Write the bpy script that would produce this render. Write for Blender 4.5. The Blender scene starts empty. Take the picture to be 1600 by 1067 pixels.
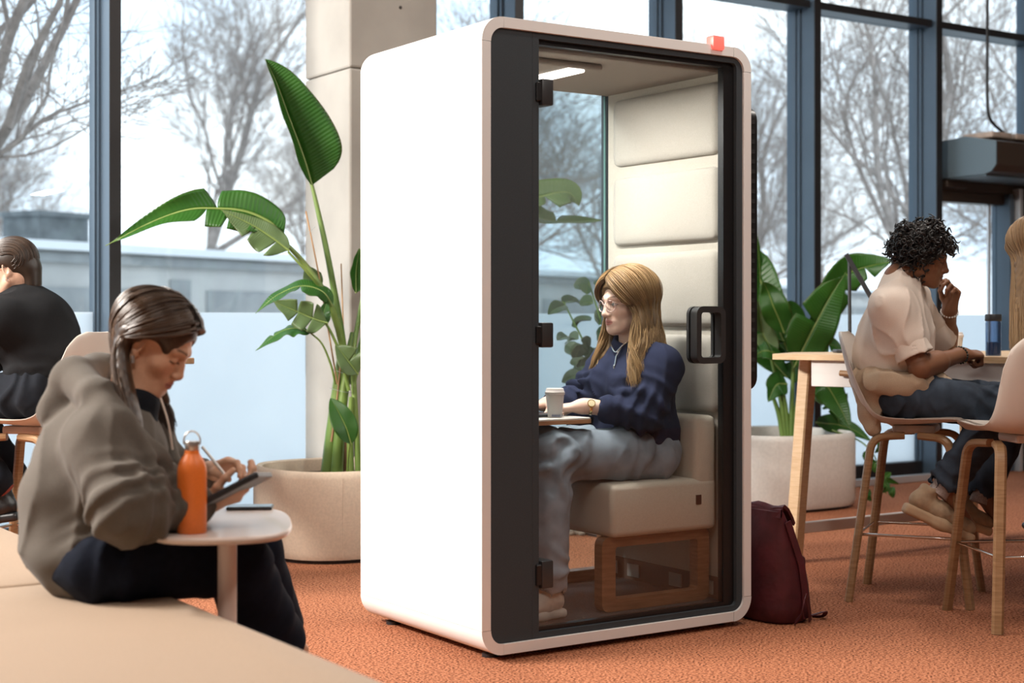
import bpy, bmesh, math, random
import numpy as np
from mathutils import Vector, Matrix

scn = bpy.context.scene
COL = scn.collection
# ---------------------------------------------------------------- camera, sky, lamps, exposure
FPX, HZ, CAMH = 2384.0, 501.0, 1.12          # focal length in pixels, horizon row, eye height
TH = math.radians(33.75)
CA, CB = -2.680, -4.188                      # camera position in the room
CT, ST = math.cos(TH), math.sin(TH)
FSTOP, FOCUS = 2.8, 5.55
SKY_STRENGTH = 2.15
EXPOSURE = 0.0

cam_d = bpy.data.cameras.new('camera')
cam = bpy.data.objects.new('camera', cam_d)
COL.objects.link(cam)
cam.location = (CA, CB, CAMH)
cam.rotation_euler = (math.pi / 2, 0, -TH)
cam_d.sensor_width = 36.0
cam_d.lens = 36.0 * FPX / 1600.0
cam_d.shift_y = -(533.5 - HZ) / 1600.0
cam_d.clip_end = 300
cam_d.dof.use_dof = True
cam_d.dof.focus_distance = FOCUS
cam_d.dof.aperture_fstop = FSTOP
scn.camera = cam
vs = scn.view_settings
vs.view_transform = 'Standard'
vs.look = 'None'
vs.gamma = 1
vs.use_curve_mapping = False
vs.exposure = EXPOSURE
scn.cycles.use_denoising = True
scn.cycles.max_bounces = 8
scn.cycles.diffuse_bounces = 4
scn.cycles.transparent_max_bounces = 16
scn.cycles.sample_clamp_indirect = 6.0

world = bpy.data.worlds.new('overcast_sky')
scn.world = world
world.use_nodes = True
wt = world.node_tree
wt.nodes.clear()
wo = wt.nodes.new('ShaderNodeOutputWorld')
wb = wt.nodes.new('ShaderNodeBackground')
wc = wt.nodes.new('ShaderNodeTexCoord')
wn = wt.nodes.new('ShaderNodeTexNoise')
wr = wt.nodes.new('ShaderNodeValToRGB')
wn.inputs['Scale'].default_value = 5.0
wn.inputs['Detail'].default_value = 4.0
wr.color_ramp.elements[0].position = 0.36
wr.color_ramp.elements[0].color = (0.62, 0.78, 0.95, 1)
wr.color_ramp.elements[1].position = 0.60
wr.color_ramp.elements[1].color = (0.93, 0.97, 1.0, 1)
wt.links.new(wc.outputs['Generated'], wn.inputs['Vector'])
wt.links.new(wn.outputs['Fac'], wr.inputs['Fac'])
wt.links.new(wr.outputs['Color'], wb.inputs['Color'])
wb.inputs['Strength'].default_value = SKY_STRENGTH
wt.links.new(wb.outputs[0], wo.inputs[0])


def C(X, Y, z):
    """camera-relative ground position (X right, Y ahead) and height -> room"""
    return Vector((X * CT + Y * ST + CA, -X * ST + Y * CT + CB, z))


def P(px, py, Y):
    return C((px - 800) / FPX * Y, Y, CAMH - (py - HZ) / FPX * Y)


def PZ(px, py, z):
    return P(px, py, FPX * (CAMH - z) / (py - HZ))


def CD(X, Y):
    """camera-relative direction -> room direction"""
    return Vector((X * CT + Y * ST, -X * ST + Y * CT, 0)).normalized()


# unseen lamps, two keys then added fill: (position in the room, aim, power, size x, size y)
WARM = (1.0, 0.94, 0.87)
LAMPS = [
    ((-4.5, 2.6, 3.7), (0.0, 0.45, 1.0), 440, 0.9, 0.35),
    ((-5.0, 1.6, 3.7), (0.0, 0.45, 0.9), 330, 0.9, 0.35),
    ((-2.6, -2.6, 3.9), (-1.3, -0.6, 0.6), 30, 0.9, 0.35),
    ((1.4, -0.9, 3.95), (2.6, 0.2, 0.2), 30, 0.5, 0.3),
    ((3.4, 0.1, 3.9), (3.0, 1.0, 0.8), 60, 0.5, 0.3),
    ((0.4, -3.4, 3.9), (0.8, 0.0, 0.8), 38, 0.9, 0.35),
]

# ---------------------------------------------------------------- materials
MATS = {}


def nodes_of(name):
    m = bpy.data.materials.new(name)
    m.use_nodes = True
    nt = m.node_tree
    bs = nt.nodes['Principled BSDF']
    return m, nt, bs


def pbr(name, col, rough=0.6, metal=0.0, nscale=0, namt=0.15, col2=None, bump=0.0, bscale=200.0, bdet=2.0,
        sheen=0.0, stretch=None, coat=0.0, spec=0.5, trans=0.0, emit=None, estr=0.0, attr=None, sss=0.0, bdist=0.002):
    """procedural principled material: colour noise + fine relief"""
    if name in MATS:
        return MATS[name]
    m, nt, bs = nodes_of(name)
    L = nt.links
    bs.inputs['Base Color'].default_value = (*col, 1)
    bs.inputs['Roughness'].default_value = rough
    bs.inputs['Metallic'].default_value = metal
    bs.inputs['Specular IOR Level'].default_value = spec
    bs.inputs['Sheen Weight'].default_value = sheen
    bs.inputs['Coat Weight'].default_value = coat
    bs.inputs['Transmission Weight'].default_value = trans
    if sss:
        bs.inputs['Subsurface Weight'].default_value = sss
        bs.inputs['Subsurface Radius'].default_value = (0.012, 0.005, 0.003)
    if emit:
        bs.inputs['Emission Color'].default_value = (*emit, 1)
        bs.inputs['Emission Strength'].default_value = estr
    tc = nt.nodes.new('ShaderNodeTexCoord')
    vec = tc.outputs['Object']
    if stretch:
        mp = nt.nodes.new('ShaderNodeMapping')
        mp.inputs['Scale'].default_value = stretch
        L.new(vec, mp.inputs['Vector'])
        vec = mp.outputs['Vector']
    base = None
    if attr:
        at = nt.nodes.new('ShaderNodeAttribute')
        at.attribute_name = attr
        base = at.outputs['Color']
        L.new(base, bs.inputs['Base Color'])
    if nscale:
        n = nt.nodes.new('ShaderNodeTexNoise')
        n.inputs['Scale'].default_value = nscale
        n.inputs['Detail'].default_value = 4
        L.new(vec, n.inputs['Vector'])
        mx = nt.nodes.new('ShaderNodeMix')
        mx.data_type = 'RGBA'
        c2 = col2 or tuple(c * (1 - namt * 2) for c in col)
        mx.inputs[6].default_value = (*col, 1)
        mx.inputs[7].default_value = (*c2, 1)
        rm = nt.nodes.new('ShaderNodeMapRange')
        rm.inputs['From Min'].default_value = 0.35
        rm.inputs['From Max'].default_value = 0.65
        L.new(n.outputs['Fac'], rm.inputs['Value'])
        L.new(rm.outputs[0], mx.inputs[0])
        if base is not None:
            ml = nt.nodes.new('ShaderNodeMix')
            ml.data_type = 'RGBA'
            ml.blend_type = 'MULTIPLY'
            ml.inputs[0].default_value = 1
            L.new(base, ml.inputs[6])
            mx.inputs[6].default_value = (1, 1, 1, 1)
            mx.inputs[7].default_value = (1 - namt, 1 - namt, 1 - namt, 1)
            L.new(mx.outputs[2], ml.inputs[7])
            L.new(ml.outputs[2], bs.inputs['Base Color'])
        else:
            L.new(mx.outputs[2], bs.inputs['Base Color'])
    if bump:
        n2 = nt.nodes.new('ShaderNodeTexNoise')
        n2.inputs['Scale'].default_value = bscale
        n2.inputs['Detail'].default_value = bdet
        L.new(vec, n2.inputs['Vector'])
        bp = nt.nodes.new('ShaderNodeBump')
        bp.inputs['Strength'].default_value = bump
        bp.inputs['Distance'].default_value = bdist
        L.new(n2.outputs['Fac'], bp.inputs['Height'])
        L.new(bp.outputs[0], bs.inputs['Normal'])
    MATS[name] = m
    return m


def glass(name, tint=(0.95, 0.97, 0.97), ior=1.5, boost=1.0, rough=0.0):
    """thin pane: lets light through, mirrors by Fresnel"""
    if name in MATS:
        return MATS[name]
    m = bpy.data.materials.new(name)
    m.use_nodes = True
    nt = m.node_tree
    nt.nodes.clear()
    o = nt.nodes.new('ShaderNodeOutputMaterial')
    t = nt.nodes.new('ShaderNodeBsdfTransparent')
    t.inputs[0].default_value = (*tint, 1)
    g = nt.nodes.new('ShaderNodeBsdfGlossy')
    g.inputs['Roughness'].default_value = rough
    f = nt.nodes.new('ShaderNodeLayerWeight')        # Schlick, the same from both faces of the pane
    f.inputs['Blend'].default_value = 0.5
    pw = nt.nodes.new('ShaderNodeMath')
    pw.operation = 'POWER'
    pw.inputs[1].default_value = 5.0
    mu = nt.nodes.new('ShaderNodeMath')
    mu.operation = 'MULTIPLY_ADD'
    mu.inputs[1].default_value = 0.9
    mu.inputs[2].default_value = 0.04 * boost
    mu.use_clamp = True
    mx = nt.nodes.new('ShaderNodeMixShader')
    nt.links.new(f.outputs['Facing'], pw.inputs[0])
    nt.links.new(pw.outputs[0], mu.inputs[0])
    nt.links.new(mu.outputs[0], mx.inputs[0])
    nt.links.new(t.outputs[0], mx.inputs[1])
    nt.links.new(g.outputs[0], mx.inputs[2])
    nt.links.new(mx.outputs[0], o.inputs[0])
    MATS[name] = m
    return m


def film_mat(name, col=(0.9, 0.95, 1.0)):
    m = bpy.data.materials.new(name)
    m.use_nodes = True
    nt = m.node_tree
    nt.nodes.clear()
    o = nt.nodes.new('ShaderNodeOutputMaterial')
    t = nt.nodes.new('ShaderNodeBsdfTranslucent')
    t.inputs[0].default_value = (*col, 1)
    d = nt.nodes.new('ShaderNodeBsdfDiffuse')
    d.inputs[0].default_value = (*col, 1)
    mx = nt.nodes.new('ShaderNodeMixShader')
    mx.inputs[0].default_value = 0.12
    nt.links.new(t.outputs[0], mx.inputs[1])
    nt.links.new(d.outputs[0], mx.inputs[2])
    nt.links.new(mx.outputs[0], o.inputs[0])
    return m


def leaf_mat(name, c1, c2, trans=0.35):
    m, nt, bs = nodes_of(name)
    L = nt.links
    tc = nt.nodes.new('ShaderNodeTexCoord')
    uv = nt.nodes.new('ShaderNodeAttribute')
    uv.attribute_name = 'leafuv'
    sp = nt.nodes.new('ShaderNodeSeparateXYZ')
    L.new(uv.outputs['Vector'], sp.inputs[0])
    # lateral veins: fine stripes along the blade
    wv = nt.nodes.new('ShaderNodeMath'); wv.operation = 'MULTIPLY'; wv.inputs[1].default_value = 260.0
    L.new(sp.outputs[0], wv.inputs[0])
    sn = nt.nodes.new('ShaderNodeMath'); sn.operation = 'SINE'
    L.new(wv.outputs[0], sn.inputs[0])
    n = nt.nodes.new('ShaderNodeTexNoise'); n.inputs['Scale'].default_value = 9
    L.new(tc.outputs['Object'], n.inputs['Vector'])
    mx = nt.nodes.new('ShaderNodeMix'); mx.data_type = 'RGBA'
    mx.inputs[6].default_value = (*c1, 1); mx.inputs[7].default_value = (*c2, 1)
    L.new(n.outputs['Fac'], mx.inputs[0])
    # worn brown rim
    edge = nt.nodes.new('ShaderNodeMapRange')
    edge.inputs['From Min'].default_value = 0.955; edge.inputs['From Max'].default_value = 1.0
    L.new(sp.outputs[1], edge.inputs['Value'])
    n3 = nt.nodes.new('ShaderNodeTexNoise'); n3.inputs['Scale'].default_value = 14
    L.new(tc.outputs['Object'], n3.inputs['Vector'])
    em = nt.nodes.new('ShaderNodeMath'); em.operation = 'MULTIPLY'
    L.new(edge.outputs[0], em.inputs[0]); L.new(n3.outputs['Fac'], em.inputs[1])
    mx2 = nt.nodes.new('ShaderNodeMix'); mx2.data_type = 'RGBA'
    mx2.inputs[7].default_value = (0.16, 0.09, 0.03, 1)
    L.new(mx.outputs[2], mx2.inputs[6]); L.new(em.outputs[0], mx2.inputs[0])
    L.new(mx2.outputs[2], bs.inputs['Base Color'])
    bs.inputs['Roughness'].default_value = 0.34
    bs.inputs['Specular IOR Level'].default_value = 0.45
    bp = nt.nodes.new('ShaderNodeBump'); bp.inputs['Strength'].default_value = 0.35; bp.inputs['Distance'].default_value = 0.002
    L.new(sn.outputs[0], bp.inputs['Height']); L.new(bp.outputs[0], bs.inputs['Normal'])
    tr = nt.nodes.new('ShaderNodeBsdfTranslucent')
    mc = nt.nodes.new('ShaderNodeMix'); mc.data_type = 'RGBA'; mc.blend_type = 'MULTIPLY'; mc.inputs[0].default_value = 1
    mc.inputs[7].default_value = (1.5, 1.6, 0.6, 1)
    L.new(mx2.outputs[2], mc.inputs[6]); L.new(mc.outputs[2], tr.inputs[0])
    ms = nt.nodes.new('ShaderNodeMixShader'); ms.inputs[0].default_value = trans
    L.new(bs.outputs[0], ms.inputs[1]); L.new(tr.outputs[0], ms.inputs[2])
    L.new(ms.outputs[0], nt.nodes['Material Output'].inputs[0])
    return m


def wood(name, c1, c2, rough=0.45, scale=(4, 4, 40)):
    """long grain along the first-stretched axis"""
    if name in MATS:
        return MATS[name]
    return pbr(name, c1, rough, nscale=3.0, col2=c2, stretch=scale, bump=0.06, bscale=8)


# ---------------------------------------------------------------- mesh helpers
class MB:
    def __init__(s):
        s.v, s.f = [], []

    def add(s, vs, fs):
        o = len(s.v)
        s.v += [tuple(v) for v in vs]
        s.f += [tuple(i + o for i in f) for f in fs]
        return s

    def box(s, lo, hi, bev=0.0, seg=2, R=None, at=None):
        bm = bmesh.new()
        bmesh.ops.create_cube(bm, size=1)
        lo, hi = Vector(lo), Vector(hi)
        d = hi - lo
        c = (lo + hi) / 2
        for v in bm.verts:
            v.co = Vector((v.co.x * d.x, v.co.y * d.y, v.co.z * d.z))
        if bev > 0:
            bmesh.ops.bevel(bm, geom=list(bm.edges), offset=min(bev, min(d) * 0.49), segments=seg, profile=0.5, affect='EDGES')
        for v in bm.verts:
            v.co = v.co + c
            if R is not None:
                v.co = R @ v.co
            if at is not None:
                v.co = v.co + Vector(at)
        bm.verts.index_update()
        s.add([v.co for v in bm.verts], [[v.index for v in f.verts] for f in bm.faces])
        bm.free()
        return s

    def tube(s, pts, r, n=8, cap=True, flat=1.0, up=(0, 0, 1), closed=False):
        """swept round/oval section; r number or list; flat scales the 2nd axis"""
        pts = [Vector(p) for p in pts]
        m = len(pts)
        rs = r if isinstance(r, (list, tuple, np.ndarray)) else [r] * m
        up = Vector(up)
        vs, fs = [], []
        prev = None
        for i, p in enumerate(pts):
            if closed:
                t = (pts[(i + 1) % m] - pts[i - 1]).normalized()
            else:
                t = (pts[min(i + 1, m - 1)] - pts[max(i - 1, 0)]).normalized()
            ref = up if prev is None else prev
            a = ref - t * ref.dot(t)
            if a.length < 1e-4:
                a = Vector((1, 0, 0)) - t * t.x
                if a.length < 1e-4:
                    a = Vector((0, 1, 0)) - t * t.y
            a.normalize()
            prev = a
            b = t.cross(a)
            for k in range(n):
                q = 2 * math.pi * k / n
                vs.append(p + a * (math.cos(q) * rs[i]) + b * (math.sin(q) * rs[i] * flat))
        last = m if closed else m - 1
        for i in range(last):
            j = (i + 1) % m
            for k in range(n):
                fs.append((i * n + k, i * n + (k + 1) % n, j * n + (k + 1) % n, j * n + k))
        if cap and not closed:
            fs.append(tuple(range(n - 1, -1, -1)))
            fs.append(tuple((m - 1) * n + k for k in range(n)))
        return s.add(vs, fs)

    def bar(s, pts, w, h, up=(0, 0, 1), bev=0.25):
        """swept rectangular section (w across, h along up), corners eased"""
        pts = [Vector(p) for p in pts]
        m = len(pts)
        up = Vector(up)
        c = bev * min(w, h)
        sec = [(-w / 2 + c, -h / 2), (w / 2 - c, -h / 2), (w / 2, -h / 2 + c), (w / 2, h / 2 - c),
               (w / 2 - c, h / 2), (-w / 2 + c, h / 2), (-w / 2, h / 2 - c), (-w / 2, -h / 2 + c)]
        n = 8
        vs, fs = [], []
        prev = up
        for i, p in enumerate(pts):
            t = (pts[min(i + 1, m - 1)] - pts[max(i - 1, 0)]).normalized()
            a = prev - t * prev.dot(t)
            a.normalize()
            prev = a
            b = t.cross(a)
            for x, y in sec:
                vs.append(p + b * x + a * y)
        for i in range(m - 1):
            for k in range(n):
                fs.append((i * n + k, i * n + (k + 1) % n, (i + 1) * n + (k + 1) % n, (i + 1) * n + k))
        fs.append(tuple(range(n - 1, -1, -1)))
        fs.append(tuple((m - 1) * n + k for k in range(n)))
        return s.add(vs, fs)

    def lathe(s, prof, n=32, at=(0, 0, 0), sx=1.0, sy=1.0, power=2.0):
        """profile [(r, z)] turned about z; power > 2 makes a squarer plan"""
        vs, fs = [], []
        ax = Vector(at)
        for r, z in prof:
            for k in range(n):
                q = 2 * math.pi * k / n
                c, d = math.cos(q), math.sin(q)
                g = (abs(c) ** power + abs(d) ** power) ** (-1.0 / power)
                vs.append(ax + Vector((r * c * g * sx, r * d * g * sy, z)))
        for i in range(len(prof) - 1):
            for k in range(n):
                fs.append((i * n + k, i * n + (k + 1) % n, (i + 1) * n + (k + 1) % n, (i + 1) * n + k))
        if prof[0][0] > 1e-6:
            fs.append(tuple(range(n - 1, -1, -1)))
        if prof[-1][0] > 1e-6:
            b = (len(prof) - 1) * n
            fs.append(tuple(b + k for k in range(n)))
        return s.add(vs, fs)

    def prism(s, poly, d, close=True):
        """extrude a 3-D polygon by vector d"""
        d = Vector(d)
        n = len(poly)
        vs = [Vector(p) for p in poly] + [Vector(p) + d for p in poly]
        fs = [tuple(range(n - 1, -1, -1)), tuple(range(n, 2 * n))]
        fs += [(i, (i + 1) % n, n + (i + 1) % n, n + i) for i in range(n)]
        return s.add(vs, fs)

    def ring(s, outer, inner, d):
        """frame between two matching loops, extruded by d"""
        d = Vector(d)
        n = len(outer)
        O = [Vector(p) for p in outer]
        I = [Vector(p) for p in inner]
        vs = O + I + [p + d for p in O] + [p + d for p in I]
        fs = []
        for i in range(n):
            j = (i + 1) % n
            fs += [(i, j, n + j, n + i), (2 * n + i, 3 * n + i, 3 * n + j, 2 * n + j),
                   (i, 2 * n + i, 2 * n + j, j), (n + i, n + j, 3 * n + j, 3 * n + i)]
        return s.add(vs, fs)

    def grid(s, rows, closed=False):
        """rows of points -> quads"""
        n = len(rows[0])
        vs = [p for r in rows for p in r]
        fs = []
        for i in range(len(rows) - 1):
            for k in range(n if closed else n - 1):
                fs.append((i * n + k, i * n + (k + 1) % n, (i + 1) * n + (k + 1) % n, (i + 1) * n + k))
        return s.add(vs, fs)

    def build(s, name, mat, parent=None, smooth=None, origin=None, fix=True):
        me = bpy.data.meshes.new(name)
        me.from_pydata(s.v, [], s.f)
        if fix:
            bm = bmesh.new()
            bm.from_mesh(me)
            bmesh.ops.recalc_face_normals(bm, faces=bm.faces)
            bm.to_mesh(me)
            bm.free()
        if mat is not None:
            me.materials.append(mat)
        if smooth is not None:
            me.polygons.foreach_set('use_smooth', [True] * len(me.polygons))
            if smooth < 180:
                me.set_sharp_from_angle(angle=math.radians(smooth))
        o = bpy.data.objects.new(name, me)
        COL.objects.link(o)
        if origin is not None:                       # geometry is in room space; put the origin at the base
            me.transform(Matrix.Translation(-Vector(origin)))
            o.location = origin
        if parent is not None:
            adopt(o, parent)
        return o


ROOTMAT = {}


def wm(o):
    """world matrix without a depsgraph pass"""
    l = Matrix.LocRotScale(o.location, o.rotation_euler, o.scale)
    if o.parent:
        return wm(o.parent) @ o.matrix_parent_inverse @ l
    return l


def adopt(o, parent, keep=True):
    o.parent = parent
    if keep:
        o.matrix_parent_inverse = wm(parent).inverted()


def tag(o, label=None, cat=None, group=None, kind=None):
    if label: o['label'] = label
    if cat: o['category'] = cat
    if group: o['group'] = group
    if kind: o['kind'] = kind
    return o


def thing(name, loc, label=None, cat=None, rz=0, group=None, kind=None):
    o = bpy.data.objects.new(name, None)
    o.empty_display_size = 0.1
    COL.objects.link(o)
    o.location = loc
    o.rotation_euler = (0, 0, rz)
    return tag(o, label, cat, group, kind)


def copy_tree(o, parent=None):
    c = o.copy()
    COL.objects.link(c)
    if parent is not None:
        c.parent = parent
    for ch in [x for x in o.children]:
        copy_tree(ch, c)
    return c


def catmull(pts, n):
    pts = [np.array(p, float) for p in pts]
    P_ = [2 * pts[0] - pts[1]] + pts + [2 * pts[-1] - pts[-2]]
    m = len(pts) - 1
    out = []
    for i in range(n):
        t = i / (n - 1) * m
        k = min(int(t), m - 1)
        f = t - k
        a, b, c, d = P_[k], P_[k + 1], P_[k + 2], P_[k + 3]
        out.append(0.5 * ((2 * b) + (-a + c) * f + (2 * a - 5 * b + 4 * c - d) * f * f + (-a + 3 * b - 3 * c + d) * f ** 3))
    return out


def rrect(x0, x1, z0, z1, r, seg=6, y=0.0):
    """rounded rectangle loop in the xz plane"""
    pts = []
    for cx, cz, a0 in ((x1 - r, z1 - r, 0), (x0 + r, z1 - r, 90), (x0 + r, z0 + r, 180), (x1 - r, z0 + r, 270)):
        for k in range(seg + 1):
            a = math.radians(a0 + 90 * k / seg)
            pts.append((cx + r * math.cos(a), y, cz + r * math.sin(a)))
    return pts


def newmesh(name, V, F, mat, smooth=True, colors=None):
    """numpy verts (N,3) + quads (M,4) -> object, linked"""
    me = bpy.data.meshes.new(name)
    V = np.asarray(V, np.float32)
    F = np.asarray(F, np.int32)
    k = F.shape[1]
    me.vertices.add(len(V))
    me.vertices.foreach_set('co', V.ravel())
    me.loops.add(F.size)
    me.loops.foreach_set('vertex_index', F.ravel())
    me.polygons.add(len(F))
    me.polygons.foreach_set('loop_start', np.arange(0, F.size, k, dtype=np.int32))
    me.polygons.foreach_set('loop_total', np.full(len(F), k, np.int32))
    me.update(calc_edges=True)
    me.validate()
    if smooth:
        me.polygons.foreach_set('use_smooth', np.ones(len(me.polygons), bool))
    if colors is not None and len(me.vertices) == len(colors):
        ca = me.color_attributes.new('Col', 'FLOAT_COLOR', 'POINT')
        ca.data.foreach_set('color', np.asarray(colors, np.float32).ravel())
    me.materials.append(mat)
    o = bpy.data.objects.new(name, me)
    COL.objects.link(o)
    return o


def lettering(body, size, mat, M, name='lettering', parent=None):
    cu = bpy.data.curves.new(name, 'FONT')
    cu.body = body
    cu.size = size
    cu.align_x = 'CENTER'
    cu.align_y = 'CENTER'
    cu.extrude = 0.0003
    to = bpy.data.objects.new(name, cu)
    me = bpy.data.meshes.new_from_object(to)
    bpy.data.objects.remove(to)
    me.transform(M)
    me.materials.clear()
    me.materials.append(mat)
    o = bpy.data.objects.new(name, me)
    COL.objects.link(o)
    if parent: adopt(o, parent)
    return o

# ---------------------------------------------------------------- materials used around the room
def carpet_mat():
    m, nt, bs = nodes_of('terracotta_carpet')
    L = nt.links
    tc = nt.nodes.new('ShaderNodeTexCoord')
    n1 = nt.nodes.new('ShaderNodeTexNoise'); n1.inputs['Scale'].default_value = 115; n1.inputs['Detail'].default_value = 3
    n2 = nt.nodes.new('ShaderNodeTexNoise'); n2.inputs['Scale'].default_value = 1.3; n2.inputs['Detail'].default_value = 2
    L.new(tc.outputs['Object'], n1.inputs['Vector']); L.new(tc.outputs['Object'], n2.inputs['Vector'])
    r = nt.nodes.new('ShaderNodeValToRGB')
    r.color_ramp.elements[0].position = 0.38; r.color_ramp.elements[0].color = (0.085, 0.026, 0.013, 1)
    r.color_ramp.elements[1].position = 0.62; r.color_ramp.elements[1].color = (0.58, 0.245, 0.132, 1)
    e = r.color_ramp.elements.new(0.47); e.color = (0.37, 0.132, 0.065, 1)
    L.new(n1.outputs['Fac'], r.inputs['Fac'])
    mx = nt.nodes.new('ShaderNodeMix'); mx.data_type = 'RGBA'; mx.blend_type = 'MULTIPLY'; mx.inputs[0].default_value = 0.25
    L.new(r.outputs[0], mx.inputs[6]); L.new(n2.outputs['Fac'], mx.inputs[7])
    L.new(mx.outputs[2], bs.inputs['Base Color'])
    bs.inputs['Roughness'].default_value = 0.95
    bs.inputs['Specular IOR Level'].default_value = 0.1
    bp = nt.nodes.new('ShaderNodeBump'); bp.inputs['Strength'].default_value = 0.7; bp.inputs['Distance'].default_value = 0.006
    L.new(n1.outputs['Fac'], bp.inputs['Height']); L.new(bp.outputs[0], bs.inputs['Normal'])
    return m


M_carpet = carpet_mat()
M_concrete = pbr('fair_faced_concrete', (0.40, 0.38, 0.345), 0.8, nscale=2.2, namt=0.09, bump=0.15, bscale=40)
M_plaster = pbr('white_plaster', (0.62, 0.60, 0.57), 0.8, nscale=1.5, namt=0.03)
M_darkwall = pbr('dark_plaster', (0.20, 0.185, 0.17), 0.8, nscale=1.5, namt=0.03)
M_mull = pbr('blue_grey_aluminium', (0.075, 0.11, 0.15), 0.38, metal=0.35, nscale=3, namt=0.04)
M_mullcap = pbr('black_gasket', (0.012, 0.012, 0.014), 0.5)
M_pane = glass('window_glass', (0.93, 0.96, 0.97), boost=1.0)
M_film = film_mat('frosted_film', (0.93, 0.97, 1.0))
M_doorbrown = pbr('dark_bronze_aluminium', (0.055, 0.035, 0.024), 0.4, metal=0.3)
M_boxgrey = pbr('grey_blue_sheet_metal', (0.10, 0.14, 0.165), 0.45, metal=0.2)
M_white = pbr('white_lacquer', (0.80, 0.79, 0.77), 0.45)
M_alu = pbr('pale_aluminium', (0.62, 0.65, 0.68), 0.35, metal=0.6)
M_black = pbr('black_plastic', (0.014, 0.014, 0.016), 0.42)
M_chrome = pbr('chrome', (0.72, 0.70, 0.67), 0.16, metal=1.0)

GY = 3.297            # glazing plane
CEIL = 4.4
PITCH = 1.195
MX0 = 5.804

# ---------------------------------------------------------------- room shell
fl = MB().box((-7.3, -8.0, -0.12), (9.2, GY + 0.06, 0.0)).build('floor', M_carpet)
tag(fl, 'speckled terracotta carpet covering the whole office floor', kind='structure')
cl = MB().box((-7.3, -8.0, CEIL), (9.2, GY + 0.06, CEIL + 0.15)).build('ceiling', M_plaster)
tag(cl, 'plain ceiling slab above the office', kind='structure')
tag(MB().box((-7.5, -8.0, 0), (-7.3, GY + 0.06, CEIL)).build('wall_left', M_plaster), 'plain pale wall beyond the bench', kind='structure')
tag(MB().box((9.2, -8.0, 0), (9.4, GY + 0.06, CEIL)).build('wall_right', M_darkwall), 'plain dark wall beyond the glazed entrance', kind='structure')
tag(MB().box((-7.5, -8.2, 0), (9.4, -8.0, CEIL)).build('wall_front', M_darkwall), 'plain dark wall facing the windows', kind='structure')

# concrete column standing at the glazing
cx0, cx1, cy0, cy1 = 0.974, 1.50, GY - 0.515, GY
colb = thing('column', (cx0 + .26, cy0 + .26, 0), 'square fair-faced concrete column at the window line', kind='structure')
MB().box((cx0, cy0, 0), (cx1, cy1, 2.418), 0.012, 2).build('column_pour', M_concrete, colb)
MB().box((cx0, cy0, 2.422), (cx1, cy1, CEIL), 0.012, 2).build('column_pour', M_concrete, colb)
M_hole = pbr('hole_dark', (0.05, 0.045, 0.04), 0.9)
for hx, hz in ((.14, 2.86), (.30, 2.76), (.30, 2.93), (.10, 2.98), (.36, 2.2)):
    MB().lathe([(0.0001, 0), (0.009, 0), (0.009, .002), (0.0001, .002)], 12).build('tie_hole', M_hole, None)
    o = COL.objects[-1]
    o.rotation_euler = (math.pi / 2, 0, 0)
    o.location = (cx0 + hx, cy0 - 0.0003, hz)
    adopt(o, colb)

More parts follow.
